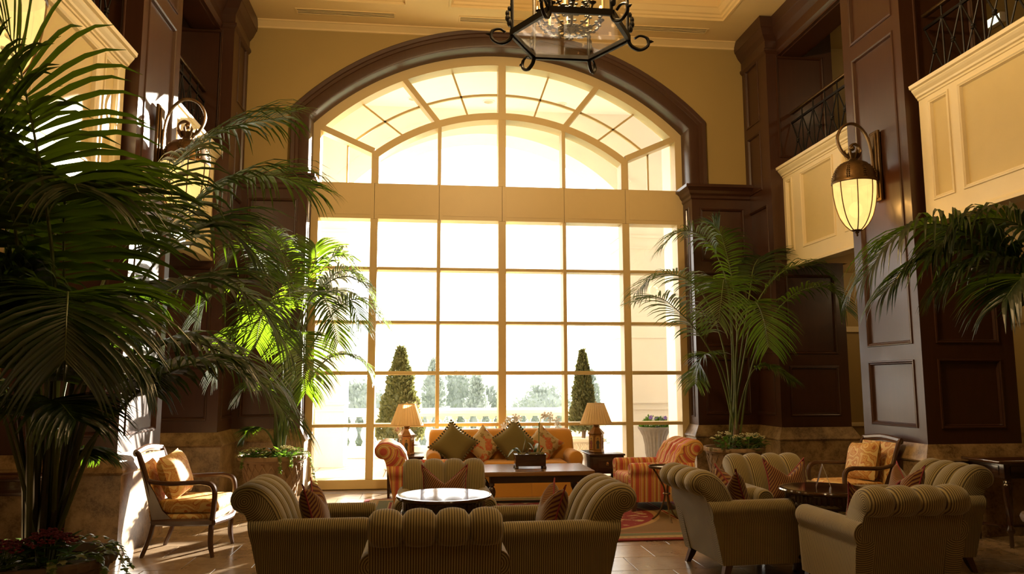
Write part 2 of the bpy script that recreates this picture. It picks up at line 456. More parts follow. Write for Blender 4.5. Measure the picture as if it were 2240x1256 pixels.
def panel_face(mb, O, U, Vv, N, Wd, H, rects, parent, mats, d=0.02, m=0, mold=0.045, name='panel'):
    """a framed face: stiles and rails in mb, every recessed panel a child of its own"""
    O = Vector(O)
    us = sorted({0, Wd, *[r[0] for r in rects], *[r[1] for r in rects]}); vs = sorted({0, H, *[r[2] for r in rects], *[r[3] for r in rects]})
    P = lambda u, v, n=0: O + U * u + Vv * v + N * n
    for i in range(len(us) - 1):
        for j in range(len(vs) - 1):
            cu, cv = (us[i] + us[i + 1]) / 2, (vs[j] + vs[j + 1]) / 2
            if any(r[0] < cu < r[1] and r[2] < cv < r[3] for r in rects): continue
            mb.poly([P(us[i], vs[j]), P(us[i + 1], vs[j]), P(us[i + 1], vs[j + 1]), P(us[i], vs[j + 1])], m)
    for a, b, c, e in rects:
        q = MB(); rings = []
        for ins, n in ((0, 0), (0.004, 0.012), (mold * 0.35, 0.014), (mold * 0.6, 0.004), (mold * 0.75, 0.006), (mold, -d)):
            rings.append([P(a + ins, c + ins, n), P(b - ins, c + ins, n), P(b - ins, e - ins, n), P(a + ins, e - ins, n)])
        q.loft(rings, 0)
        q.poly(rings[-1], 1 if len(mats) > 1 else 0)
        q.build(name, mats, parent, smooth=False)
X_, Y_, Z_ = V(1, 0, 0), V(0, 1, 0), V(0, 0, 1)

# floor: travertine slabs in running bond, each a piece
def floor():
    b = MB(); b.box(-7, -3, -0.12, 9.5, 11.6, -0.006)
    fl = st('floor', 'polished travertine slab floor of the lobby', 'floor', b, GROUT)
    L, D, g = 0.57, 0.475, 0.0025
    t = MB(); z0, z1 = -0.006, 0.0
    r0 = [(-L / 2 + g, -D / 2 + g), (L / 2 - g, -D / 2 + g), (L / 2 - g, D / 2 - g), (-L / 2 + g, D / 2 - g)]
    k = 0.0025
    t.loft([[(x, y, z0) for x, y in r0], [(x, y, z1 - 0.002) for x, y in r0], [(x - k * (1 if x > 0 else -1), y - k * (1 if y > 0 else -1), z1) for x, y in r0]], cap=True)
    me = t.mesh('tile', TILE, False)
    n = 0
    for j in range(-3, 9):
        y = 6.81 + D / 2 + D * j
        off = 0.285 if j % 2 else 0.0
        for i in range(-9, 10):
            x = 2.02 + L / 2 + L * i + off
            if x < -0.85 * (y + 1.4) or x > 0.86 * (y + 1.4): continue
            if abs(x - XC) > 5.3: continue
            inst(me, 'tile', fl, (x, y, 0)); n += 1
    rest = MB()
    for j in range(-9, 9):
        y = 6.81 + D / 2 + D * j
        off = 0.285 if j % 2 else 0.0
        for i in range(-16, 17):
            x = 2.02 + L / 2 + L * i + off
            if y > 11.3 or x > 9.2 or x < -6.9: continue
            if j >= -3 and not (x < -0.85 * (y + 1.4) or x > 0.86 * (y + 1.4) or abs(x - XC) > 5.3): continue
            rest.box(x - L / 2 + g, y - D / 2 + g, -0.006, x + L / 2 - g, y + D / 2 - g, 0.0)
    o = rest.build('outer_tiles', TILE, fl, smooth=False); o['kind'] = 'stuff'
floor()

# ---- arch geometry shared by casing, jamb and window (x relative to XC)
ZA = 2.55
def arch_path(d, z_low, R=4.03, hw=2.85, n=40, x_clip=None):
    """left foot -> over the top -> right foot, offset outward by d"""
    h = hw + d; r = R + d; zs = ZA + sqrt(r * r - h * h); a1 = math.asin(h / r)
    pts = [(-h, z_low)] + [(r * sin(lerp(-a1, a1, i / n)), ZA + r * cos(lerp(-a1, a1, i / n))) for i in range(n + 1)] + [(h, z_low)]
    return pts

# back wall: golden plaster round the arched opening
def back_wall():
    b = MB(); n = 60; top = 7.0
    A = arch_path(0.05, 4.3, n=n)
    x0, x1 = MX(6.2, -1) - XC, 6.2 - XC
    P = lambda x, z, y=YW: (XC + x, y, z)
    for i in range(len(A) - 1):
        (xa, za), (xb, zb) = A[i], A[i + 1]
        if abs(xb - xa) < 1e-4: continue
        b.poly([P(xa, za), P(xb, zb), P(xb, top), P(xa, top)])
        b.poly([P(xa, za), P(xb, zb), P(xb, zb, YW + 0.42), P(xa, za, YW + 0.42)])
    for xs, xe in ((x0, -2.9), (2.9, x1)):
        b.poly([P(xs, 0), P(xe, 0), P(xe, top), P(xs, top)])
        b.poly([P(xe, 0), P(xe, 0, YW + 0.42), P(xe, 6, YW + 0.42), P(xe, 6)])
    b.poly([P(x0 - 2, 0, YW + 0.42), P(-2.9, 0, YW + 0.42), P(-2.9, top, YW + 0.42), P(x0 - 2, top, YW + 0.42)])
    b.poly([P(x1 + 2, 0, YW + 0.42), P(2.9, 0, YW + 0.42), P(2.9, top, YW + 0.42), P(x1 + 2, top, YW + 0.42)])
    A2 = A
    for i in range(len(A) - 1):
        (xa, za), (xb, zb) = A[i], A[i + 1]
        if abs(xb - xa) < 1e-4: continue
        b.poly([P(xa, za, YW + 0.42), P(xb, zb, YW + 0.42), P(xb, top, YW + 0.42), P(xa, top, YW + 0.42)])
    st('wall_back', 'golden plaster end wall around the great arched window', 'wall', b, GOLDWALL)
    # mahogany casing and soffit of the arch
    c = MB(); prof = [(0.0, YF), (0.0, YW - 0.02), (0.012, YW - 0.045), (0.03, YW - 0.05), (0.15, YW - 0.05), (0.158, YW - 0.062), (0.20, YW - 0.066), (0.212, YW - 0.082), (0.262, YW - 0.09), (0.275, YW - 0.075), (0.275, YW)]
    c.loft([[(XC + x, y, z) for x, z in arch_path(d, 4.45, n=48)] for d, y in prof], closed=False)
    o = st('trim_1', 'dark mahogany casing and glossy soffit of the arched window', 'trim', c, MAHOG)
    for p in o.data.polygons: p.use_smooth = True
    o.data.set_sharp_from_angle(angle=radians(30))
back_wall()

# lower wainscot either side of the window, with its crown and marble plinth
def crown_prof():
    return [(0.0, 4.27), (0.02, 4.29), (0.02, 4.33), (0.045, 4.36), (0.06, 4.40), (0.10, 4.44), (0.115, 4.445), (0.115, 4.49), (0.0, 4.495)]
def plinth_prof(ztop=0.89):
    return [(0.07, 0.0), (0.07, 0.71), (0.085, 0.72), (0.092, 0.735), (0.085, 0.75), (0.078, 0.76), (0.005, ztop), (-0.02, ztop)]
def ring_sweep(mb, pts, prof, m=0):
    """pts: polyline in plan (walked with the solid on its left); prof: (outset, z)"""
    rings = []
    N = len(pts)
    for i, p in enumerate(pts):
        p = Vector((*p, 0)); ns = []
        for a, b in ((i - 1, i), (i, i + 1)):
            if a >= 0 and b < N:
                t = Vector((*pts[b], 0)) - Vector((*pts[a], 0)); t.normalize(); ns.append(V(t.y, -t.x, 0))
        if len(ns) == 2:
            m_ = (ns[0] + ns[1]); m_ = m_ / max(0.2, m_.dot(ns[0]))
        else: m_ = ns[0]
        rings.append([p + m_ * o + Z_ * z for o, z in prof])
    mb.loft(rings, m, closed=False)
def wainscot(s):
    YL = 11.1
    nm = 'right' if s > 0 else 'left'
    xj = MX(4.0, s); xo = MX(4.95, s)
    root = st('wainscot', 'mahogany wainscot and marble plinth beside the %s jamb of the window' % nm, 'wainscot')
    b = MB()
    Wd = 0.93
    if s > 0: O, U = V(xj, YL, 0.88), X_
    else: O, U = V(xo, YL, 0.88), X_
    panel_face(b, O, U, Z_, -Y_, Wd + 0.02, 3.42, [(0.12, 0.82, 0.16, 1.0), (0.12, 0.82, 1.16, 2.28), (0.12, 0.82, 2.44, 3.26)], root, [MAHOG])
    # jamb return
    panel_face(b, V(xj, YL, 0.88), Y_, Z_, V(-s, 0, 0), 0.42, 3.42, [(0.13, 0.29, 0.12, 3.3)], root, [MAHOG], 0.012, mold=0.03)
    b.build('wood_face', MAHOG, root, smooth=False)
    pts = [(xo, YL), (xj, YL), (xj, YF + 0.02)] if s < 0 else [(xj, YF + 0.02), (xj, YL), (xo, YL)]
    c = MB(); ring_sweep(c, pts, crown_prof()); c.build('crown', MAHOG, root, smooth=False)
    c = MB(); ring_sweep(c, pts, plinth_prof()); c.build('plinth', MARBLE, root, smooth=False)
for s in (1, -1): wainscot(s)

# pillars and end pilasters
def block(name, label, cat, s, x0, x1, y0, y1, z1, sidepan, frontpan, back=True, crown=None):
    root = st(name, label, cat)
    b = MB(); z0 = 0.88; H = z1 - z0
    fx = MX(x0, s)
    panel_face(b, V(fx, y1, z0), -Y_, Z_, V(-s, 0, 0), y1 - y0, H, sidepan, root, [MAHOG])
    O = V(min(fx, MX(x1, s)), y0, z0)
    fp = frontpan if s > 0 else [((x1 - x0) - r[1], (x1 - x0) - r[0], r[2], r[3]) for r in frontpan]
    panel_face(b, O, X_, Z_, -Y_, x1 - x0, H, fp, root, [MAHOG])
    b.poly([(MX(x1, s), y0, z0), (MX(x1, s), y1, z0), (MX(x1, s), y1, z1), (MX(x1, s), y0, z1)])
    b.poly([(fx, y1, z0), (MX(x1, s), y1, z0), (MX(x1, s), y1, z1), (fx, y1, z1)])
    b.poly([(fx, y0, z1), (MX(x1, s), y0, z1), (MX(x1, s), y1, z1), (fx, y1, z1)])
    b.build('shaft', MAHOG, root, smooth=False)
    c = MB(); pts = [(x0, y1), (x0, y0), (x1, y0), (x1, y1)]
    if back: pts = pts + [(x0, y1)]
    pts = [(MX(x, s), y) for x, y in pts]
    if s < 0: pts = pts[::-1]
    pts = pts if s > 0 else pts
    ring_sweep(c, pts, plinth_prof(), 0)
    c.build('plinth', MARBLE, root, smooth=False)
    return root
PW = 1.12
side = [(0.17, 0.99, 0.16, 0.86), (0.17, 0.99, 1.02, 4.42), (0.17, 0.99, 4.59, 5.75)]
front = [(0.16, 0.86, 0.16, 0.86), (0.16, 0.86, 1.02, 2.1), (0.16, 0.86, 3.8, 5.7)]
for s in (1, -1):
    nm = 'right' if s > 0 else 'left'
    block('pillar', 'mahogany panelled pillar on a marble plinth beside the %s balconies, carrying a lantern' % nm, 'pillar', s, 5.0, 6.02, 7.33, 8.45, 6.9, [(a * 1.0, b * 1.0, c, d) for a, b, c, d in side], front)
block('pillar', 'nearest mahogany pillar, behind the large dark palm', 'pillar', -1, 5.0, 6.02, 3.9, 5.02, 6.9, side, front)
block('pillar', 'nearest mahogany pillar on the side without the large dark palm', 'pillar', 1, 5.0, 6.02, 3.9, 5.02, 6.9, side, front)
for s in (1, -1):
    nm = 'right' if s > 0 else 'left'
    r = block('pilaster', 'mahogany corner pilaster where the end wall meets the %s balcony' % nm, 'pilaster', s, 4.92, 5.94, 10.35, 11.3, 6.85,
              [(0.15, 0.80, 0.16, 0.86), (0.15, 0.80, 1.02, 3.2), (0.20, 0.66, 3.45, 4.35), (0.20, 0.66, 4.5, 5.45)],
              [(0.14, 0.88, 0.16, 0.86), (0.14, 0.88, 1.02, 2.15), (0.14, 0.88, 3.85, 5.4)], back=False)
    c = MB(); pr = [(0.0, 6.30), (0.02, 6.32), (0.035, 6.34), (0.035, 6.37), (0.01, 6.39), (0.01, 6.50), (0.03, 6.53), (0.06, 6.57), (0.10, 6.66), (0.11, 6.67), (0.13, 6.82), (0.0, 6.83)]
    # cornice along pilaster, beam, pillar faces
    pts = [(4.92, 11.2), (4.92, 10.35), (5.1, 10.35), (5.1, 8.45)]
    pts = [(MX(x, s), y) for x, y in pts]
    if s < 0: pts = pts[::-1]
    ring_sweep(c, pts, pr); 
    c.build('cornice', MAHOG, r, smooth=False)

# beams over the balconies
for s in (1, -1):
    nm = 'right' if s > 0 else 'left'
    for y0, y1, wh in ((8.45, 10.35, 'far'), (5.02, 7.33, 'near')):
        b = MB(); x0, x1 = sorted((MX(5.1, s), MX(5.5, s)))
        b.box(x0, y0, 6.28, x1, y1, 6.85)
        b.box(x0 + 0.05, y0 + 0.02, 6.262, x1 - 0.05, y1 - 0.02, 6.28)
        st('beam', 'mahogany beam over the %s %s balcony opening' % (wh, nm), 'beam', b, MAHOG)

# balconies: cream panelled fronts with a crown, gallery floor behind
def balcony(s, y0, y1, rects, wh):
    nm = 'right' if s > 0 else 'left'
    root = st('balcony', 'cream panelled %s balcony front on the %s between mahogany pillars' % (wh, nm), 'balcony')
    xf = MX(5.1, s); z0 = 3.14; H = 1.31; L = y1 - y0
    b = MB()
    panel_face(b, V(xf, y1, z0), -Y_, Z_, V(-s, 0, 0), L, H, [(u0, u1, 0.19, 1.24) for u0, u1 in rects], root, [CREAM, FIELD], 0.022, mold=0.05)
    xb = MX(5.25, s)
    b.poly([(xf, y0, z0), (xb, y0, z0), (xb, y1, z0), (xf, y1, z0)])
    b.poly([(xb, y0, z0), (xb, y1, z0), (xb, y1, z0 + H), (xb, y0, z0 + H)])
    b.build('front_frame', CREAM, root, smooth=False)
    c = MB(); pts = [(xf, y1), (xf, y0)] if s > 0 else [(xf, y0), (xf, y1)]
    ring_sweep(c, pts, [(0, 4.42), (0.012, 4.425), (0.012, 4.445), (0.03, 4.455), (0.035, 4.475), (0.06, 4.50), (0.075, 4.52), (0.075, 4.53), (0.098, 4.54), (0.105, 4.575), (-0.16, 4.58)])
    ring_sweep(c, pts, [(0, 3.16), (0.015, 3.155), (0.02, 3.135), (0.03, 3.13), (0.03, 3.10), (-0.15, 3.10)])
    for yy in (y0, y1):
        for P in ([(0.105, 4.575), (0.098, 4.54), (0.075, 4.53), (0.06, 4.50), (0.03, 4.455), (0, 4.42), (0, 4.575)],):
            c.poly([(xf - s * o, yy, z) for o, z in P])
    c.build('crown', CREAM, root, smooth=False)
    # soffit beam and gallery slab behind it
    d = MB(); xs = sorted((MX(5.25, s), MX(7.9, s)))
    d.box(xs[0], y0, 3.2, xs[1], y1, 3.42)
    d.build('gallery_slab', CEILP, root, smooth=False)
balcony(1, 8.45, 10.35, [(0.07, 0.27, ), (0.50, 1.36), (1.56, 1.78)], 'far')
balcony(-1, 8.45, 10.35, [(0.07, 0.27), (0.50, 1.36), (1.56, 1.78)], 'far')
balcony(1, 5.02, 7.25, [(0.14, 0.46), (0.58, 1.66), (1.78, 2.1)], 'near')
balcony(-1, 5.02, 7.25, [(0.14, 0.46), (0.58, 1.66), (1.78, 2.1)], 'near')

# side aisles, galleries and outer walls
def shell():
    for s in (1, -1):
        nm = 'right' if s > 0 else 'left'
        xo = MX(7.9, s)
        b = MB(); b.box(min(xo, xo + s * 0.15), -3, 0, max(xo, xo + s * 0.15), 11.3, 6.95)
        b.box(*[f(q) for f, q in ((min, (xo, xo - s * 0.03)),)], -3, 2.28, max(xo, xo - s * 0.03), 11.3, 2.36)
        b.box(min(xo, xo - s * 0.03), -3, 0.84, max(xo, xo - s * 0.03), 11.3, 0.92)
        b.box(min(xo, xo - s * 0.02), -3, 0.0, max(xo, xo - s * 0.02), 11.3, 0.2)
        st('wall_' + nm, 'golden outer wall of the %s aisle and gallery' % nm, 'wall', b, GOLDWALL)
        b = MB(); xa, xb = sorted((MX(5.94, s), xo))
        b.box(xa, 11.26, 0, xb, 11.5, 6.95)
        st('wall_end_' + nm, 'golden end wall of the %s aisle behind the pilaster' % nm, 'wall', b, GOLDWALL)
        for z, w in ((2.36, 0.09), (0.9, 0.06)):
            b = MB(); b.rbox(xa, 11.225, z - w, xb, 11.27, z, 0.012)
            st('trim_%d' % (2 + (s > 0) * 2 + (z < 1)), 'cream %s rail on the end wall of the %s aisle' % ('picture' if z > 1 else 'chair', nm), 'trim', b, CREAM)
        # gallery slabs where pillars stand, dark back wall of the gallery
        b = MB(); xa, xb = sorted((MX(6.02, s), xo))
        b.box(xa, 3.9, 3.2, xb, 5.02, 3.42); b.box(xa, 7.33, 3.2, xb, 8.45, 3.42); b.box(xa, 10.35, 3.2, xb, 11.26, 3.42)
        st('gallery_floor', 'gallery floor slab behind the %s pillars' % nm, 'floor', b, CEILP)
        b = MB(); b.box(min(xo, MX(5.1, s)), -3, 6.86, max(xo, MX(5.1, s)), 11.4, 7.0)
        st('gallery_ceiling', 'ceiling over the %s gallery' % nm, 'ceiling', b, GOLDWALL)
    b = MB(); b.box(-7, -3.2, 0, 9.3, -3, 7.0)
    st('wall_front', 'plain golden wall behind the viewer', 'wall', b, GOLDWALL)
shell()

# ceiling: three coffers, crown moulding, slot diffusers
def ceiling():
    x0, x1 = MX(5.15, -1), 5.15; y0, y1 = -3.0, 11.2
    cof = [(-2.06, -0.30), (0.284, 2.01), (2.60, 4.36)]; cy = [(3.2, 10.47), (-2.6, 2.6)]
    b = MB()
    xs = [x0] + [q for c in cof for q in c] + [x1]; ys = [y0, -2.6, 2.6, 3.2, 10.47, y1]
    for i in range(len(xs) - 1):
        for j in range(len(ys) - 1):
            if i % 2 == 1 and j in (1, 3): continue
            b.box(xs[i], ys[j], ZC, xs[i + 1], ys[j + 1], ZC + 0.3)
    b.box(x0, y0, ZC + 0.3, x1, y1 + 0.4, ZC + 0.4)
    ce = st('ceiling', 'cream coffered ceiling of the lobby', 'ceiling', b, CEILP)
    for a, c in cof:
        for e, f in cy:
            m = MB(); pts = [(a, e), (a, f), (c, f), (c, e), (a, e)]
            ring_sweep(m, pts, [(0.0, ZC - 0.012), (0.03, ZC - 0.012), (0.035, ZC + 0.02), (0.06, ZC + 0.03), (0.07, ZC + 0.06), (0.10, ZC + 0.07), (0.14, ZC + 0.13), (0.16, ZC + 0.14), (0.165, ZC + 0.3)])
            m.build('coffer_molding', CEILP, ce, smooth=False)
    m = MB(); ring_sweep(m, [(MX(4.9, -1), YW), (4.9, YW)], [(0, 6.725), (0.012, 6.73), (0.016, 6.75), (0.04, 6.77), (0.085, 6.805), (0.10, 6.81), (0.10, ZC)])
    st('trim_6', 'cream crown moulding under the ceiling above the arched window', 'trim', m, CEILP)
    for k, (a, c) in enumerate(((-1.9, -0.48), (0.44, 1.87), (2.79, 4.22))):
        lab = ['ceiling slot vent nearest the palm side, above the window', 'middle ceiling slot vent, partly behind the lantern chandelier', 'ceiling slot vent beside the wall lantern side, above the window'][k]
        t = thing('ceiling_vent', lab, 'vent', ((a + c) / 2, 10.80, ZC - 0.001), group='slot vents over the window')
        L = (c - a) / 2; w = 0.085
        f = MB()
        f.box(-L, -w, -0.012, L, -w + 0.022, 0); f.box(-L, w - 0.022, -0.012, L, w, 0); f.box(-L, -w + 0.022, -0.012, -L + 0.022, w - 0.022, 0); f.box(L - 0.022, -w + 0.022, -0.012, L, w - 0.022, 0)
        f.build('vent_frame', CEILP, t, smooth=False)
        g = MB(); g.box(-L + 0.02, -w + 0.02, -0.004, L - 0.02, w - 0.02, -0.001); g.build('vent_slot', DARKMETAL, t, smooth=False)
        for q in (-0.03, 0.0, 0.03):
            h = MB(); h.box(-L + 0.022, q - 0.0035, -0.011, L - 0.022, q + 0.0035, -0.005); h.build('vent_blade', CEILP, t, smooth=False)
ceiling()

# ---- the great window
def window():
    root = st('window_1', 'great arched lobby window with painted mullions and many panes', 'window')
    X = lambda x: XC + x
    yb = YG + 0.03
    def bar(name, x0, x1, z0, z1, y0=YF, y1=yb, lab=None):
        b = MB(); b.rbox(X(x0), y0, z0, X(x1), y1, z1, 0.006, k=1); return b.build(name, FRAME, root, smooth=False, label=lab)
    # outer frame: inner edge 0.10 in
    fr = MB()
    outer = arch_path(0.09, 0.0, R=3.99, n=48); inner = arch_path(-0.105, 0.135, R=3.99, n=48)
    for (y, A, B) in ((YF, outer, inner),):
        fr.loft([[(X(x), yb, z) for x, z in outer], [(X(x), YF, z) for x, z in outer], [(X(x), YF, z) for x, z in inner], [(X(x), yb, z) for x, z in inner]], closed=False)
    fr.build('outer_frame', FRAME, root, smooth=False)
    bar('bottom_rail', -2.75, 2.75, 0.0, 0.135)
    zt0, zt1 = 3.956, 4.497
    hw = 1.926
    for x in (-hw, hw):
        bar('mullion', x - 0.056, x + 0.056, 0.135, zt0); bar('mullion', x - 0.056, x + 0.056, zt1, 4.99)
    bar('mullion', -0.058, 0.058, 0.135, zt0); bar('mullion', -0.058, 0.058, zt1, 5.60); bar('mullion', -0.058, 0.058, 5.62, 6.44)
    for x in (-0.96, 0.96):
        bar('mullion', x - 0.027, x + 0.027, 0.135, zt0); bar('mullion', x - 0.027, x + 0.027, zt1, 5.43)
    xs = [(-2.745, -hw - 0.056), (-hw + 0.056, -0.987), (-0.933, -0.058), (0.058, 0.933), (0.987, hw - 0.056), (hw + 0.056, 2.745)]
    zs = [(3.206, 0.0225), (2.405, 0.0225), (1.657, 0.0275), (0.899, 0.024)]
    for a, c in xs:
        for z, h in zs: bar('crossbar', a, c, z - h, z + h)
    # transom of panels
    full = [(-2.85, -hw), (-hw, -0.96), (-0.96, 0), (0, 0.96), (0.96, hw), (hw, 2.85)]
    for a, c in full:
        b = MB(); b.box(X(a + 0.003), YF - 0.004, zt0, X(c - 0.003), yb, zt1)
        b.box(X(a + 0.06), YF - 0.009, zt0 + 0.06, X(c - 0.06), YF - 0.004, zt1 - 0.06)
        b.build('transom_panel', FRAME, root, smooth=False)
    b = MB(); b.box(X(-2.84), YF + 0.06, zt0 + 0.01, X(2.84), YF + 0.10, zt1 - 0.01); b.build('transom_core', FRAME, root, smooth=False)
    # inner arch band
    def ring_arc(r0, r1, a0, a1, name, y0=YF, y1=yb, n=36, zc=2.515):
        b = MB(); rr = []
        for i in range(n + 1):
            a = lerp(a0, a1, i / n)
            rr.append([(X(r * sin(a)), y, zc + r * cos(a)) for r, y in ((r1, y0), (r0, y0), (r0, y1), (r1, y1))])
        b.loft(rr, cap=True); return b.build(name, FRAME, root, smooth=False)
    am = math.asin(1.95 / 3.10)
    ring_arc(3.04, 3.15, -am, am, 'arch_band', YF - 0.005)
    # radial mullions and the hip bars
    def spoke(p, q, w, name, y0=YF, y1=yb):
        b = MB(); p = V(X(p[0]), 0, p[1]); q = V(X(q[0]), 0, q[1]); t = (q - p).normalized(); n = V(-t.z, 0, t.x) * w
        c = (p + q) / 2 + Y_ * (y0 + y1) / 2
        b.obox(c, (q - p) / 2, n, Y_ * (y1 - y0) / 2); return b.build(name, FRAME, root, smooth=False)
    for s in (-1, 1):
        spoke((s * 0.985, 5.485), (s * 1.507, 6.148), 0.04, 'mullion', YF + 0.003)
        spoke((s * 1.95, 5.0), (s * 2.76, 5.357), 0.045, 'mullion', YF + 0.003)
    # thin glazing bars at the glass
    yg0, yg1 = YG - 0.02, YG + 0.02
    Rm = 3.50
    line = {0: ((0, 5.6), (0, 6.5)), 1: ((0.985, 5.485), (1.56, 6.215)), 2: ((1.95, 5.0), (2.80, 5.375))}
    def at(i, R):
        (x0, z0), (x1, z1) = line[i]; lo, hi = -1.0, 2.0
        for _ in range(40):
            t = (lo + hi) / 2; x, z = lerp(x0, x1, t), lerp(z0, z1, t)
            if sqrt(x * x + (z - 2.53) ** 2) < R: lo = t
            else: hi = t
        return x, z
    ang = lambda p: atan2(p[0], p[1] - 2.53)
    for s in (-1, 1):
        for i in (0, 1):
            a0, a1 = ang(at(i, Rm)), ang(at(i + 1, Rm)); b = MB(); rr = []
            for k in range(13):
                a = s * lerp(a0, a1, k / 12)
                rr.append([(X(r * sin(a)), y, 2.53 + r * cos(a)) for r, y in ((Rm + 0.017, yg0), (Rm - 0.017, yg0), (Rm - 0.017, yg1), (Rm + 0.017, yg1))])
            b.loft(rr, cap=True); b.build('glazing_bar', FRAME, root, smooth=False)
            lo = [at(i, 3.12), at(i + 1, 3.12)]; hi = [at(i, 3.93), at(i + 1, 3.93)]
            al, ah = (ang(lo[0]) + ang(lo[1])) / 2, (ang(hi[0]) + ang(hi[1])) / 2
            spoke((s * 3.12 * sin(al), 2.53 + 3.12 * cos(al)), (s * 3.93 * sin(ah), 2.53 + 3.93 * cos(ah)), 0.014, 'glazing_bar', yg0, yg1)
            # panes of the fan
            for r0, r1 in ((3.1, Rm), (Rm, 3.95)):
                for h in (0, 1):
                    A = lambda R, f: lerp(ang(at(i, R)), ang(at(i + 1, R)), f)
                    f0, f1 = h * 0.5, h * 0.5 + 0.5
                    poly = [(r0, A(r0, lerp(f0, f1, k / 6))) for k in range(7)] + [(r1, A(r1, lerp(f1, f0, k / 6))) for k in range(7)]
                    b = MB(); b.prism([(X(s * r * sin(a)), YG - 0.004, 2.53 + r * cos(a)) for r, a in poly], (0, 0.008, 0)); b.build('pane', GLASS, root, smooth=False)
        spoke((s * 2.36, 4.5), (s * 2.36, 5.17), 0.013, 'glazing_bar', yg0, yg1)
        for a, c in ((hw, 2.36), (2.36, 2.80)):
            poly = [(s * a, 4.49), (s * c, 4.49), (s * c, 5.0 + (c - 1.95) * 0.44), (s * a, 5.0 + (a - 1.95) * 0.44)]
            b = MB(); b.prism([(X(x), YG - 0.004, z) for x, z in poly], (0, 0.008, 0)); b.build('pane', GLASS, root, smooth=False)
    zrow = [0.13, 0.899, 1.657, 2.405, 3.206, 3.96]
    for a, c in full:
        for k in range(5):
            b = MB(); b.box(X(max(a, -2.76)), YG - 0.004, zrow[k], X(min(c, 2.76)), YG + 0.004, zrow[k + 1]); b.build('pane', GLASS, root, smooth=False)
    for a, c in full[1:5]:
        top = [(x, 2.515 + sqrt(3.09 ** 2 - x * x)) for x in [lerp(c, a, k / 8) for k in range(9)]]
        b = MB(); b.prism([(X(x), YG - 0.004, z) for x, z in [(a, 4.49), (c, 4.49)] + top], (0, 0.008, 0)); b.build('pane', GLASS, root, smooth=False)
window()
# ------------------------------------------------------------------ terrace outside the window
def terrace():
    b = MB(); b.box(-14, 11.55, -0.4, 16, 17.2, -0.03)
    te = st('terrace_floor', 'sunlit stone terrace floor beyond the window', 'floor', b, TERR)
    t = MB(); a = 0.595
    t.loft([[(-a, -a, 0), (a, -a, 0), (a, a, 0), (-a, a, 0)], [(-a, -a, 0.022), (a, -a, 0.022), (a, a, 0.022), (-a, a, 0.022)], [(-a + 0.006, -a + 0.006, 0.028), (a - 0.006, -a + 0.006, 0.028), (a - 0.006, a - 0.006, 0.028), (-a + 0.006, a - 0.006, 0.028)]], cap=True)
    me = t.mesh('tile', TERR, False)
    for i in range(-5, 7):
        for j in range(4):
            inst(me, 'tile', te, (XC + i * 1.2, 12.35 + j * 1.2, -0.03))
    # portico: side walls, outer arch wall, ceiling
    for s in (1, -1):
        nm = 'right' if s > 0 else 'left'
        xa, xb = sorted((MX(4.155, s), MX(4.6, s)))
        b = MB(); b.box(xa, 11.75, 0, xb, 13.0, 6.9)
        st('portico_wall_' + nm, 'pale %s side wall of the portico outside the window' % nm, 'wall', b, STUCCO)
    b = MB(); yi, yo = 14.5, 15.25; n = 40; R, zc, h = 3.57, 2.75, 2.6
    top = 7.4; zs = zc + sqrt(R * R - h * h)
    pts = [(-h, 0), (-h, zs)] + [(R * sin(a), zc + R * cos(a)) for a in [lerp(-math.asin(h / R), math.asin(h / R), k / n) for k in range(n + 1)]] + [(h, zs), (h, 0)]
    for y in (yi, yo):
        for k in range(len(pts) - 1):
            (xa, za), (xb, zb) = pts[k], pts[k + 1]
            if xb - xa > 1e-5: b.poly([(XC + xa, y, za), (XC + xb, y, zb), (XC + xb, y, top), (XC + xa, y, top)])
        for xs, xe in ((-9, -h), (h, 9)): b.poly([(XC + xs, y, 0), (XC + xe, y, 0), (XC + xe, y, top), (XC + xs, y, top)])
    b.loft([[(XC + x, yi, z) for x, z in pts], [(XC + x, yo, z) for x, z in pts]], closed=False)
    b.poly([(XC - 9, yi, top), (XC + 9, yi, top), (XC + 9, yo, top), (XC - 9, yo, top)])
    ow = st('portico_arch', 'pale stucco outer arch of the portico with its two piers', 'arch', b, STUCCO)
    for s in (1, -1):
        for z, hh, d in ((1.0, 0.035, 0.02), (1.12, 0.03, 0.03), (2.36, 0.04, 0.025), (4.1, 0.03, 0.02), (4.32, 0.05, 0.03)):
            m = MB(); xa, xb = sorted((XC + s * (h - d), XC + s * 3.6)); m.box(xa, yi - d, z, xb, yo + 0.02, z + hh); m.build('band', STUCCO, ow, smooth=False)
    # raised archivolt line
    m = MB(); rr = []
    for k in range(n + 1):
        a = lerp(-math.asin(h / R), math.asin(h / R), k / n)
        rr.append([(XC + (R + o) * sin(a), yi - d, zc + (R + o) * cos(a)) for o, d in ((0.34, 0), (0.34, 0.02), (0.37, 0.02), (0.37, 0))])
    m.loft(rr, closed=False); m.build('archivolt', STUCCO, ow, smooth=False)
    b = MB(); b.box(MX(7.5, -1), 11.66, 6.8, 7.5, 14.5, 6.95)
    ce = st('portico_ceiling', 'flat pale ceiling of the portico seen through the fanlight', 'ceiling', b, STUCCO)
    for k, x in enumerate((-0.264, 1.143, 2.531)):
        lab = ['recessed portico downlight nearest the palm-tree corner', 'middle recessed portico downlight', 'recessed portico downlight beyond the chandelier'][k]
        t = thing('downlight', lab, 'ceiling light', (x, 14.03, 6.8), group='portico downlights')
        m = MB(); m.lathe([(0.085, 0.002), (0.115, 0.0), (0.115, -0.012), (0.09, -0.016), (0.085, -0.002)], 24); m.build('trim_ring', STONEPALE, t)
        m = MB(); m.lathe([(0.0, -0.002), (0.086, -0.003)], 24, cap=False); m.build('reflector', SILVER, t)
terrace()

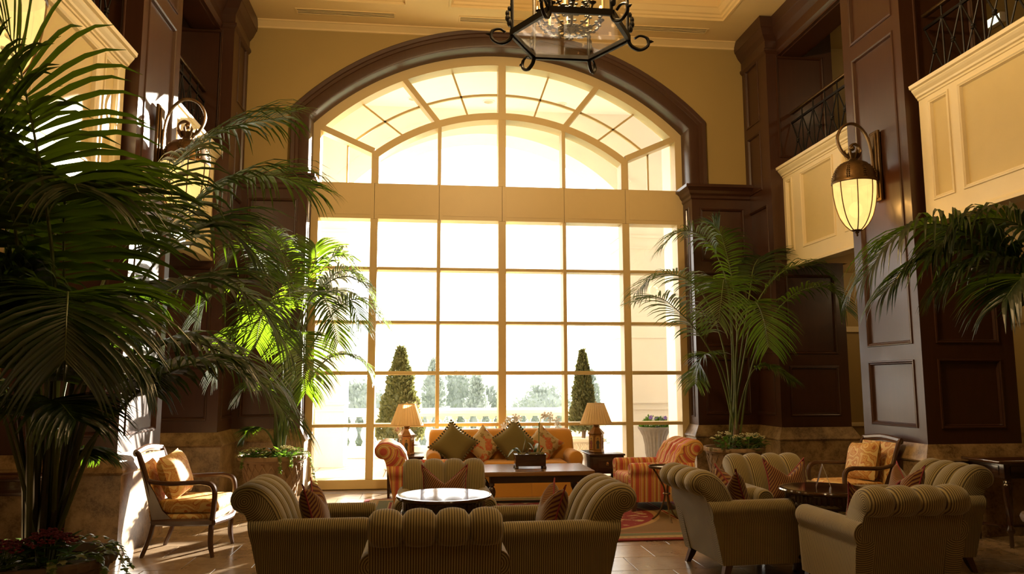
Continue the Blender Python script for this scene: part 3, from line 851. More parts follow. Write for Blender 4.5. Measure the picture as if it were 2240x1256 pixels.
def balustrade():
    root = thing('balustrade', 'pale stone balustrade along the terrace edge', 'balustrade', (XC, 16.3, -0.002))
    b = MB(); b.rbox(-7.5, -0.19, 0, 7.5, 0.19, 0.22, 0.02); b.build('base_rail', STONEPALE, root)
    b = MB()
    b.loft([[(x, y, z) for y, z in ((-0.15, 0.83), (-0.15, 0.86), (-0.20, 0.89), (-0.20, 0.95), (-0.16, 0.99), (0.16, 0.99), (0.20, 0.95), (0.20, 0.89), (0.15, 0.86), (0.15, 0.83))] for x in (-7.5, 7.5)], cap=True)
    b.build('cap_rail', STONEPALE, root, smooth=False)
    m = MB(); m.box(-0.07, -0.07, 0.0, 0.07, 0.07, 0.05)
    m.lathe([(0.05, 0.05), (0.062, 0.08), (0.045, 0.10), (0.075, 0.16), (0.10, 0.23), (0.095, 0.29), (0.06, 0.38), (0.042, 0.47), (0.04, 0.52), (0.058, 0.54), (0.045, 0.56)], 12)
    m.box(-0.065, -0.065, 0.56, 0.065, 0.065, 0.61)
    me = m.mesh('baluster', STONEPALE)
    for i in range(-27, 28):
        if i % 14 == 0: continue
        inst(me, 'baluster', root, (i * 0.26, 0, 0.22))
    for i in (-14, 0, 14):
        p = MB(); x = i * 0.26
        if i == 0: 
            inst(me, 'baluster', root, (x, 0, 0.22)); continue
        p.rbox(x - 0.19, -0.17, 0.22, x + 0.19, 0.17, 0.83, 0.01); p.build('pedestal', STONEPALE, root)
balustrade()

def foliage_shell(mb, n, radius, size, m=0, seed=1, zmin=0.0):
    """leafy sprays scattered through a body of revolution: radius(z01) gives (r, z)"""
    rnd = random.Random(seed)
    for _ in range(n):
        t = rnd.random(); r, z = radius(t); a = rnd.random() * 2 * pi; k = r * (0.72 + 0.33 * rnd.random() ** 0.5)
        c = V(k * cos(a), k * sin(a), z + rnd.uniform(-1, 1) * size)
        d = V(cos(a) * 0.7, sin(a) * 0.7, 0.9) + V(rnd.uniform(-.6, .6), rnd.uniform(-.6, .6), rnd.uniform(-.5, .5)); d.normalize()
        w = d.cross(V(rnd.uniform(-1, 1), rnd.uniform(-1, 1), rnd.uniform(-1, 1))).normalized() * size * 0.35
        L = size * rnd.uniform(0.8, 1.6)
        mb.poly([c - w, c + d * L * 0.5 - w * 1.1, c + d * L, c + d * L * 0.5 + w * 1.1], m)

def topiary(x, y, h, r, label, seed, pot):
    t = thing('topiary_conifer', label, 'tree', (x, y, 0.52 if pot == 1 else 0.42), group='cone conifers on the terrace')
    b = MB(); foliage_shell(b, 5200, lambda q: (r * (1 - q) ** 0.75 * (0.95 + 0.07 * sin(q * 23 + seed)) + 0.01, 0.12 + q * h), 0.055, seed=seed)
    o = b.build('foliage', CONIFER, t, smooth=False); o['kind'] = 'stuff'
    b = MB(); b.lathe([(r * 0.75, 0.14), (r * 0.72, h * 0.3), (r * 0.4, h * 0.7), (0.01, h * 0.97)], 14); b.build('inner_mass', CONIFER, t)
    b = MB(); b.tube([(0, 0, -0.02), (0.01, 0, 0.3)], 0.04, 8); b.build('trunk', TRUNK, t)
topiary(2.88, 14.0, 1.40, 0.25, 'dark cone conifer in the lattice planter outside behind the lamp beyond the sofa', 3, 1)
topiary(-0.43, 14.0, 1.56, 0.42, 'broad pale green cone conifer outside, behind the lamp next to the window palm', 5, 0)
def lattice_planter():
    t = thing('lattice_planter', 'pale square planter with crossed lattice sides holding the dark conifer', 'planter', (2.88, 14.0, 0.0))
    b = MB(); b.loft([[(-q, -q, z), (q, -q, z), (q, q, z), (-q, q, z)] for q, z in ((0.22, 0), (0.24, 0.05), (0.28, 0.42), (0.28, 0.5), (0.24, 0.5), (0.24, 0.47))], cap=True); b.build('tub', STONEPALE, t, smooth=False)
    b = MB(); b.rbox(-0.33, -0.33, 0.46, 0.33, -0.26, 0.53, 0.02); b.rbox(-0.33, 0.26, 0.46, 0.33, 0.33, 0.53, 0.02); b.rbox(-0.33, -0.26, 0.46, -0.26, 0.26, 0.53, 0.02); b.rbox(0.26, -0.26, 0.46, 0.33, 0.26, 0.53, 0.02); b.build('rim', STONEPALE, t)
    for k in range(-3, 4):
        for d in (1, -1):
            m = MB(); y = -0.268
            p, q = V(k * 0.08 - d * 0.11, y + 0.03, 0.06), V(k * 0.08 + d * 0.11, y - 0.012, 0.44)
            p.x = max(-0.24, min(0.24, p.x)); q.x = max(-0.27, min(0.27, q.x))
            m.tube([p, q], 0.012, 4); m.build('lattice_strip', STONEPALE, t)
    t = thing('round_planter', 'low round pale planter holding the broad conifer outside', 'planter', (-0.43, 14.0, 0.0))
    b = MB(); b.lathe([(0.24, 0), (0.28, 0.03), (0.34, 0.30), (0.38, 0.36), (0.38, 0.42), (0.33, 0.42), (0.33, 0.40)], 28); b.build('tub', STONEPALE, t)
    b = MB(); b.lathe([(0.0, 0.405), (0.335, 0.405)], 20, cap=False); b.build('soil', SOIL, t)
lattice_planter()
def pansy_urn():
    t = thing('fluted_urn', 'grey fluted flaring urn of pansies outside the narrow end panes', 'urn', (4.13, 13.75, 0.0))
    fl = lambda r, a, i: r * (1 + (0.035 * cos(a * 20) if 2 < i < 8 else 0))
    b = MB(); b.lathe([(0.16, 0), (0.17, 0.04), (0.13, 0.10), (0.15, 0.16), (0.17, 0.25), (0.18, 0.40), (0.21, 0.55), (0.26, 0.65), (0.30, 0.69), (0.305, 0.72), (0.27, 0.72), (0.25, 0.66)], 80, flute=fl); b.build('bowl', GREYSTONE, t)
    b = MB(); b.lathe([(0, 0.665), (0.26, 0.665)], 20, cap=False); b.build('soil', SOIL, t)
    rnd = random.Random(4)
    p = thing('pansy_clump', 'clump of purple and white pansies growing in the grey urn', 'flowers', (4.13, 13.75, 0.68))
    b = MB()
    foliage_shell(b, 500, lambda q: (0.24 * (1 - q * 0.5), 0.02 + q * 0.14), 0.05, seed=8); o = b.build('leaves', DARKLEAF, p, smooth=False); o['kind'] = 'stuff'
    for k in range(14):
        a = rnd.random() * 6.28; r = rnd.uniform(0.05, 0.22); m = MB(); c = V(r * cos(a), r * sin(a) - 0.02, rnd.uniform(0.14, 0.22))
        for j in range(5):
            q = j * 2 * pi / 5; m.poly([c, c + V(0.028 * cos(q - .5), -0.01, 0.028 * sin(q - .5)), c + V(0.036 * cos(q), -0.012, 0.036 * sin(q)), c + V(0.028 * cos(q + .5), -0.01, 0.028 * sin(q + .5))])
        m.build('blossom', PURPLE if k % 3 else ORCHID, p, smooth=False)
pansy_urn()

def far_trees():
    b = MB(); b.box(-120, 17.3, -3.6, 140, 190, -3.5); st('lawn', 'pale lawn falling away beyond the terrace', 'ground', b, GRASS)
    specs = [(-3.2, 40, 5.0, 1.3, 'round', 'hazy rounded tree beyond the balustrade, nearest the window palm'), (-1.5, 50, 5.9, 1.1, 'cone', 'slim hazy conifer beyond the balustrade, behind the pale cone conifer'),
             (0.55, 44, 6.2, 1.1, 'cone', 'tall hazy conifer beyond the balustrade just beside the pale cone conifer'), (2.2, 51, 5.6, 1.1, 'round', 'hazy rounded tree above the sofa end with the first green cushion'),
             (2.9, 43, 5.3, 1.0, 'cone', 'pointed hazy conifer seen between the thin mullion and the middle mullion'), (4.3, 52, 4.6, 0.9, 'round', 'faint low tree close to the middle mullion'),
             (7.0, 45, 4.8, 1.6, 'round', 'lone hazy rounded tree beyond the middle mullion'), (10.2, 47, 5.6, 0.9, 'cone', 'slim hazy conifer beside the portico pier')]
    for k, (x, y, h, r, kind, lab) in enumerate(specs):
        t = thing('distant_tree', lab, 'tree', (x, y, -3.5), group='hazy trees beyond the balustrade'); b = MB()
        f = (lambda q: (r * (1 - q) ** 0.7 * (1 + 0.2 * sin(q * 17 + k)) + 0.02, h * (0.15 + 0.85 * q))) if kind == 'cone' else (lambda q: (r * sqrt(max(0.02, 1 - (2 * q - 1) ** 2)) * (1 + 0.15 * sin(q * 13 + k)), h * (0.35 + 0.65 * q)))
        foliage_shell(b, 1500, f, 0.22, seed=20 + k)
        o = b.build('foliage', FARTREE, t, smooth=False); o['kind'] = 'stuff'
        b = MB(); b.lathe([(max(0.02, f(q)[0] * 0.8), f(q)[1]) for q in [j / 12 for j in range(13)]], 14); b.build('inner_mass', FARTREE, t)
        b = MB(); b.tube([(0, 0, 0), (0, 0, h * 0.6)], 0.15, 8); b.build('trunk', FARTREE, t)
far_trees()
# ------------------------------------------------------------------ upholstered armchairs
BACK = [(-0.10, 0.40), (-0.145, 0.52), (-0.20, 0.66), (-0.27, 0.76), (-0.345, 0.812), (-0.42, 0.828), (-0.49, 0.805), (-0.53, 0.745), (-0.515, 0.68), (-0.465, 0.645), (-0.42, 0.635)]
OUT = [(-0.405, 0.60), (-0.375, 0.48), (-0.33, 0.30), (-0.29, 0.13)]
def chair_parts(root, fab, fab_scroll, fab_arm, legm, tuft=False, hw=0.36, lobes=4, seat_z=0.44, arm_z=0.525, depth=0.40, skirt=0.12):
    # back: channelled, rolled over at the top
    P = [(p.x, p.y) for p in [Vector((a, b, 0)) for a, b in BACK]]
    S = spline([(a, b, 0) for a, b in BACK], 30); n = len(S); b = MB(); rings = []
    NX = lobes * 8
    arcl = [0]
    for i in range(1, n): arcl.append(arcl[-1] + (S[i] - S[i - 1]).length)
    for k in range(NX + 1):
        f = k / NX; x = lerp(-hw, hw, f); lf = (f * lobes) % 1.0; lf = min(lf, 1 - lf) * 2
        hgt = 0.042 * (sqrt(max(0.0, 1 - (1 - lf) ** 2)) - 0.85)
        edge = 1.0
        ring = []
        for i in range(n):
            t = (S[min(i + 1, n - 1)] - S[max(i - 1, 0)]).normalized(); nr = V(t.y, -t.x, 0)
            w = min(1.0, i / 3.0) * min(1.0, (n - 1 - i) / 3.0); d = hgt * w
            if tuft and arcl[i] < 0.42:
                # buttoned diamonds on the lower inner back
                fx = f * lobes; q = arcl[i] / 0.125
                d = 0.0
                dd = 1e9
                for r in range(0, 4):
                    for c in range(0, lobes + 1):
                        cx = c + (0.5 if r % 2 else 0.0); dd = min(dd, sqrt(((fx - cx) * 0.16) ** 2 + ((q - r - 0.6) * 0.125) ** 2))
                d = 0.024 - 0.066 * exp(-dd / 0.030) + 0.6 * hgt
                d *= w
            ring.append((x, S[i].x + nr.x * d, S[i].y + nr.y * d))
        for (y, z) in OUT: ring.append((x, y, z))
        ring.append((x, -0.10, 0.13))
        rings.append(ring)
    b.loft(rings, 0, uv=lambda a, j: (lerp(-hw, hw, min(a, NX) / NX), 0.0))
    b.face(list(range(len(rings[0])))[::-1], 1); off = NX * len(rings[0])
    b.face([off + j for j in range(len(rings[0]))], 1)
    b.build('backrest', [fab, fab_scroll], root, angle=50)
    # arms
    for s in (1, -1):
        b = MB(); rings = []; sec = [(0.262, 0.20), (0.262, 0.44), (0.268, arm_z - 0.02)]
        r = 0.078
        for a in range(170, -46, -18): sec.append((0.335 + r * cos(radians(a)), arm_z + r * sin(radians(a))))
        sec += [(0.385, arm_z - 0.075), (0.392, arm_z - 0.10), (0.372, skirt), (0.262, skirt)]
        ys = [-9, -0.30, -0.15, 0.0, 0.15, 0.3, depth - 0.04, depth - 0.012, depth]
        for q, y in enumerate(ys):
            ring = []
            sh = 1.0 if y < depth - 0.05 else (1.0 if q == 6 else (0.955 if q == 7 else 0.86))
            cz = arm_z - 0.02
            for x, z in sec:
                yy = y if q else (-0.295 - 0.10 * max(0.0, z - 0.13) / 0.44)
                if q: yy = max(yy, -0.29)
                xx = 0.335 + (x - 0.335) * sh; zz = cz + (z - cz) * (sh if z > 0.40 else 1.0)
                ring.append((s * xx, yy, zz))
            rings.append(ring)
        yv = [-0.4] + ys[1:]
        b.loft(rings, 0, uv=lambda a, j: (yv[min(a, len(yv) - 1)], 0.0))
        m = len(sec); b.face(list(range(m)), 1); b.face([(len(ys) - 1) * m + j for j in range(m)][::-1], 1)
        b.build('arm', [fab, fab_arm], root, angle=50)
    # seat cushion and front rail
    b = MB(); b.rbox(-0.262, -0.2, seat_z - 0.14, 0.262, depth + 0.015, seat_z, 0.045, k=4)
    uvx(b); b.build('seat_cushion', fab, root, angle=60)
    b = MB(); b.rbox(-0.268, -0.285, skirt, 0.268, depth - 0.015, seat_z - 0.13, 0.012, k=2); uvx(b); b.build('seat_rail', fab, root)
    for x in (-0.33, 0.33):
        for y, dy in ((depth - 0.06, 0.03), (-0.235, -0.05)):
            b = MB(); sx = 0.02 if x > 0 else -0.02
            b.loft([[(x + sx * t + e * q, y + dy * t + g * q, z) for e, g in ((-1, -1), (1, -1), (1, 1), (-1, 1))] for t, q, z in ((0, 0.03, skirt + 0.01), (0.5, 0.026, 0.06), (1, 0.019, 0.0))], cap=True)
            b.build('leg', legm, root, smooth=False)
def uvx(b, ax=0):
    for fi, f in enumerate(b.f): b.uv[fi] = [(b.v[i][ax], 0.0) for i in f]

R90 = pi / 2
CHAIRS = [  # x, y, rotation, label
    ((-0.76, 5.83), -R90, 'corduroy armchair facing right across the white-lit round table, its back towards the wooden chair'),
    ((0.90, 5.55), R90 + 0.03, 'corduroy armchair facing left across the white-lit round table, opposite its twin'),
    ((0.07, 4.76), 0.0, 'corduroy armchair nearest the viewer, seen squarely from behind at the white-lit table'),
    ((0.18, 6.72), pi, 'corduroy armchair facing the viewer behind the white-lit round table'),
    ((2.55, 6.27), -R90 + 0.06, 'olive corduroy armchair with scrolled back seen from the side, beside the dark round table'),
    ((3.235, 6.86), pi, 'corduroy armchair facing the viewer behind the dark round table, before the potted palm'),
    ((3.20, 5.32), 0.03, 'corduroy armchair with its back to the viewer at the dark round table'),
    ((4.10, 6.30), R90, 'corduroy armchair in front of the slim console table at the dark round table'),
]
def armchairs():
    t = thing('corduroy_armchair', CHAIRS[0][2], 'armchair', (*CHAIRS[0][0], 0), CHAIRS[0][1], 'striped corduroy armchairs')
    chair_parts(t, CORD, CORD_BACK, CORD_ARM, CHAIRWOOD)
    for (x, y), rz, lab in CHAIRS[1:]: dup(t, (x, y, 0), rz, lab)
armchairs()
def red_chairs():
    t = thing('striped_armchair', 'red and gold striped tufted armchair beside the small drinks table', 'armchair', (2.80, 9.43, 0), R90 + 0.03, 'red striped armchairs')
    chair_parts(t, STRIPE, STRIPE_BACK, STRIPE_ARM, CHAIRWOOD, tuft=True, seat_z=0.43, arm_z=0.49)
    dup(t, (-0.03, 9.5, 0), -R90, 'red and gold striped armchair half hidden behind the corduroy chair, below the lamp')
red_chairs()

def pillow_mesh(w, h, puff, chop=0.0, n=14, ears=0.12):
    b = MB()
    for sgn in (1, -1):
        I = []
        for j in range(n + 1):
            row = []
            for i in range(n + 1):
                u, v = -1 + 2 * i / n, -1 + 2 * j / n
                pu = 1 - ears * (1 - v * v) ** 1.0 * 1.0; pv = 1 - ears * (1 - u * u)
                x, z = u * w / 2 * (pu if abs(u) > 0 else 1), v * h / 2 * pv
                d = puff * ((1 - u ** 4) * (1 - v ** 4)) ** 0.6
                if chop and v > -0.2: z -= chop * (1 - abs(u)) ** 1.0 * ((v + 0.2) / 1.2) ** 1.5; d *= 1 - 0.45 * exp(-(u * 4) ** 2) * max(0, v)
                row.append(b.vert((x, sgn * d, z)))
            I.append(row)
        for j in range(n):
            for i in range(n):
                q = (I[j][i], I[j][i + 1], I[j + 1][i + 1], I[j + 1][i])
                if sgn < 0: q = q[::-1]
                b.face(q, 0, [(b.v[k][0] * 0.85 + b.v[k][2] * 0.5, 0) for k in q])
    return b
def edge_piping(w, h, chop, r, n=14, ears=0.12):
    pts = []
    def P(u, v):
        pu = 1 - ears * (1 - v * v); pv = 1 - ears * (1 - u * u); x, z = u * w / 2 * pu, v * h / 2 * pv
        if chop and v > -0.2: z -= chop * (1 - abs(u)) * ((v + 0.2) / 1.2) ** 1.5
        return V(x, 0, z)
    for k in range(n): pts.append(P(-1 + 2 * k / n, -1))
    for k in range(n): pts.append(P(1, -1 + 2 * k / n))
    for k in range(n): pts.append(P(1 - 2 * k / n, 1))
    for k in range(n + 1): pts.append(P(-1, 1 - 2 * k / n))
    b = MB(); b.tube(pts, r, 5); return b, pts
def chair_pillows():
    W0 = 0.40; bm = pillow_mesh(W0, 0.40, 0.085, 0.15); me = bm.mesh('cushion', PILCORD, angle=80)
    pm = edge_piping(W0, 0.40, 0.15, 0.006)[0].mesh('piping', PILRED)
    labs = {0: 'red striped cushion with a dented top on the armchair by the wooden chair', 1: 'red striped cushion on the armchair facing left at the white-lit table', 3: 'red striped cushion propped in the armchair behind the white-lit table',
            4: 'red striped cushion on the side-on armchair by the dark round table', 5: 'red striped cushion in the armchair behind the dark round table', 6: 'red striped cushion just peeping over the arm of the armchair seen from behind', 7: 'red striped cushion in the armchair before the slim console table'}
    off = {0: (0.06, 0.01), 1: (-0.04, 0.02), 3: (0.0, 0.0), 4: (-0.05, 0.02), 5: (-0.05, 0.02), 6: (-0.05, 0.0), 7: (0.05, 0.02)}
    for k, lab in labs.items():
        (x, y), rz, _ = CHAIRS[k]; dx, dy = off[k]
        lx, ly = dx, -0.02 + dy
        c, s = cos(rz), sin(rz)
        o = bpy.data.objects.new('striped_cushion', me); COL.objects.link(o)
        o.location = (x + lx * c - ly * s, y + lx * s + ly * c, 0.44 + 0.185); o.rotation_euler = (radians(17), 0, rz)
        tag(o, lab, 'cushion', 'red striped chair cushions')
        inst(pm, 'piping', o)
chair_pillows()

# ------------------------------------------------------------------ sofa with four cushions
def sofa():
    t = thing('yellow_sofa', 'yellow velvet skirted sofa below the great window', 'sofa', (1.088, 10.85, 0))
    L = 1.05
    b = MB(); b.rbox(-L + 0.03, -0.40, 0.02, L - 0.03, 0.36, 0.31, 0.015)
    b.build('base', YELLOW, t)
    for k in range(3):
        m = MB(); w = (2 * L - 0.40) / 3; x0 = -L + 0.2 + k * w
        m.rbox(x0 + 0.004, -0.44, 0.29, x0 + w - 0.004, 0.16, 0.46, 0.05, k=4); m.build('seat_cushion', YELLOW, t, angle=60)
        m = MB(); 
        rings = []
        for z, y0, y1, ins in ((0.43, 0.06, 0.30, 0.03), (0.46, 0.03, 0.33, 0.008), (0.60, 0.06, 0.38, 0.003), (0.74, 0.13, 0.42, 0.003), (0.81, 0.17, 0.43, 0.012), (0.845, 0.21, 0.42, 0.03), (0.86, 0.26, 0.38, 0.06)):
            e = 0.0
            xa, xb = x0 + ins - (0.17 if k == 0 else 0), x0 + w - ins + (0.17 if k == 2 else 0)
            r = 0.05; pts = []
            for cx, cy, a0 in ((xb - r, y1 - r, 0), (xa + r, y1 - r, 90), (xa + r, y0 + r, 180), (xb - r, y0 + r, 270)):
                for j in range(4): a = radians(a0 + 30 * j); pts.append((cx + r * cos(a), cy + r * sin(a), z))
            rings.append(pts)
        m.loft(rings, cap=True); m.build('back_cushion', YELLOW, t, angle=60)
    m = MB(); m.rbox(-L + 0.04, 0.33, 0.1, L - 0.04, 0.45, 0.82, 0.05, k=4); m.build('back_frame', YELLOW, t)
    for s in (1, -1):
        m = MB(); sec = [(0.15, 0.28), (0.15, 0.46)] + [(0.085 + 0.095 * cos(radians(a)), 0.51 + 0.095 * sin(radians(a))) for a in range(160, -60, -20)][::-1][::-1] + [(0.0, 0.40), (0.0, 0.28)]
        sec = [(0.19, 0.25), (0.185, 0.47)] + [(0.095 + 0.10 * cos(radians(a)), 0.50 + 0.10 * sin(radians(a))) for a in range(0, 200, 20)] + [(0.01, 0.42), (0.01, 0.25)]
        rings = []
        for y, sc in ((0.40, 1), (0.1, 1), (-0.2, 1), (-0.36, 1), (-0.40, 0.96), (-0.42, 0.82)):
            rings.append([(s * (L - 0.095 + (0.095 - x) * -1 * sc * -1) if False else s * (L - (0.095 + (x - 0.095) * sc)), y, 0.5 + (z - 0.5) * (sc if z > 0.35 else 1)) for x, z in sec])
        m.loft(rings, cap=True); m.build('arm', YELLOW, t, angle=60)
    # skirt in panels with kick pleats
    w = (2 * L - 0.04) / 3
    for k in range(3):
        m = MB(); x0 = -L + 0.02 + k * w
        m.loft([[(x0 + 0.004, -0.425, 0.30), (x0 + w - 0.004, -0.425, 0.30), (x0 + w - 0.004, -0.41, 0.30), (x0 + 0.004, -0.41, 0.30)],
                [(x0 + 0.001, -0.445, 0.015), (x0 + w - 0.001, -0.445, 0.015), (x0 + w - 0.001, -0.43, 0.015), (x0 + 0.001, -0.43, 0.015)]], cap=True)
        m.build('skirt_panel', YELLOW, t, smooth=False)
    # four cushions standing on their corners
    gm = pillow_mesh(0.47, 0.47, 0.085); gme = gm.mesh('cushion', GREENC, angle=80)
    fm = pillow_mesh(0.43, 0.43, 0.085); fme = fm.mesh('cushion', FLORAL, angle=80)
    _, pts = edge_piping(0.47, 0.47, 0, 0.006, n=13)
    fr = MB(); rnd = random.Random(3)
    for i in range(len(pts) - 1):
        for f in (0.0, ):
            p = pts[i].lerp(pts[i + 1], f); d = p.normalized()
            c = p + d * 0.016
            fr.sphere((c.x, c.y + rnd.uniform(-.006, .006), c.z), 0.017, 6, 4, sc=(1, 1, 1))
    frm = fr.mesh('tassel_fringe', FRINGE)
    labs = [(0, 0.41, 0.675, -0.06, 'green fringed cushion at the end of the sofa near the window palm', radians(39)), (1, 0.82, 0.655, 0.02, 'floral cushion between the two green cushions on the yellow sofa', radians(45)),
            (0, 1.235, 0.695, -0.03, 'green fringed cushion in the middle of the sofa, behind the orchid box', radians(50)), (1, 1.655, 0.66, 0.02, 'floral cushion beside the far sofa arm and the orchid stem', radians(42))]
    for kind, x, z, dy, lab, rot in labs:
        o = bpy.data.objects.new('fringed_cushion' if kind == 0 else 'floral_cushion', (gme, fme)[kind]); COL.objects.link(o)
        q = Matrix.Rotation(radians(-24), 4, 'X') @ Matrix.Rotation(rot, 4, 'Y')
        o.matrix_world = Matrix.Translation((x, 10.83 + dy, z)) @ q
        tag(o, lab, 'cushion', 'green cushions on the sofa' if kind == 0 else 'floral cushions on the sofa')
        if kind == 0: inst(frm, 'fringe', o)
sofa()

# ------------------------------------------------------------------ tables
def round_table(x, y, r, label, top_z=0.68, dark=True):
    t = thing('round_table', label, 'table', (x, y, 0), 0, 'round tea tables')
    b = MB(); b.lathe([(0.0, top_z - 0.03), (r - 0.02, top_z - 0.032), (r - 0.006, top_z - 0.026), (r, top_z - 0.014), (r - 0.004, top_z - 0.003), (r - 0.018, top_z), (r - 0.03, top_z - 0.001), (0.0, top_z)], 64, cap=False); b.build('table_top', TABLETOP, t)
    fl = lambda q, a, i: q * (1 - (0.016 if 0 < i < 4 and sin(a * 44) > 0.15 else 0.0))
    b = MB(); b.lathe([(r - 0.05, top_z - 0.028), (r - 0.05, top_z - 0.045), (r - 0.05, top_z - 0.05), (r - 0.05, top_z - 0.10), (r - 0.05, top_z - 0.105), (r - 0.04, top_z - 0.12), (r - 0.042, top_z - 0.14), (r - 0.07, top_z - 0.14)], 176, flute=fl); b.build('fluted_apron', DARKWOOD, t, angle=25)
    for k in range(4):
        a = pi / 4 + k * R90; m = MB(); c, s = cos(a) * (r - 0.10), sin(a) * (r - 0.10)
        m.lathe([(0.028, 0.0), (0.03, 0.02), (0.022, 0.05), (0.028, 0.12), (0.03, 0.15), (0.022, 0.17), (0.024, 0.3), (0.032, top_z - 0.2), (0.036, top_z - 0.14), (0.03, top_z - 0.1)], 12, (c, s, 0)); m.build('leg', DARKWOOD, t)
    b = MB(); b.lathe([(0, 0.145), (r - 0.09, 0.145), (r - 0.075, 0.155), (r - 0.075, 0.17), (r - 0.09, 0.18), (0, 0.18)], 48, cap=False); b.build('lower_shelf', DARKWOOD, t)
    return t
TABLETOP = wood('polished_top', (0.075, 0.028, 0.013), (0.05, 0.018, 0.008), 0.09, 1.0, (1.5, 14, 14))
TABLETOP.node_tree.nodes['Principled BSDF'].inputs['Coat Roughness'].default_value = 0.11
round_table(0.155, 5.98, 0.36, 'round table whose polished top glares white with window light')
round_table(3.16, 5.97, 0.345, 'dark fluted round table carrying the small tent card')
def tent_card():
    t = thing('tent_card', 'small A-shaped tent card standing on the dark round table', 'card holder', (3.17, 5.99, 0.68), radians(-26))
    for s, m in ((-1, SILVER), (1, WHITE)):
        b = MB(); p = V(s * 0.055, 0, 0.0); q = V(0, 0, 0.175); t_ = (q - p); n = V(t_.z, 0, -t_.x).normalized() * 0.002
        b.obox((p + q) / 2, t_ / 2, V(0, 0.075, 0), n); b.build('leaf', m, t, smooth=False)
tent_card()

def coffee_table():
    t = thing('coffee_table', 'long low coffee table with a worn wooden top before the sofa', 'table', (1.315, 9.32, 0))
    b = MB(); b.rbox(-0.64, -0.43, 0.455, 0.64, 0.43, 0.505, 0.008); b.build('table_top', TABLEWOOD, t)
    for k in range(5):
        m = MB(); m.box(-0.6395, -0.4295 + k * 0.172 + 0.0012, 0.5051, 0.6395, -0.4295 + (k + 1) * 0.172 - 0.0012, 0.5068); m.build('plank', TABLEWOOD, t, smooth=False)
    b = MB()
    for y in (-0.36, 0.36): b.box(-0.56, y - 0.012, 0.375, 0.56, y + 0.012, 0.455)
    for x in (-0.56, 0.56): b.box(x - 0.012, -0.36, 0.375, x + 0.012, 0.36, 0.455)
    b.build('apron', DARKWOOD, t, smooth=False)
    for x in (-0.54, 0.54):
        for y in (-0.34, 0.34):
            m = MB(); m.lathe([(0.03, 0), (0.034, 0.03), (0.02, 0.05), (0.018, 0.16), (0.022, 0.2), (0.04, 0.24), (0.045, 0.28), (0.035, 0.32), (0.02, 0.335), (0.032, 0.345), (0.032, 0.46)], 14, (x, y, 0)); m.build('leg', DARKWOOD, t)
    b = MB(); b.box(-0.5, -0.015, 0.10, 0.5, 0.015, 0.13); b.box(-0.525, -0.33, 0.10, -0.495, 0.33, 0.13); b.box(0.495, -0.33, 0.10, 0.525, 0.33, 0.13); b.build('stretcher', DARKWOOD, t, smooth=False)
coffee_table()

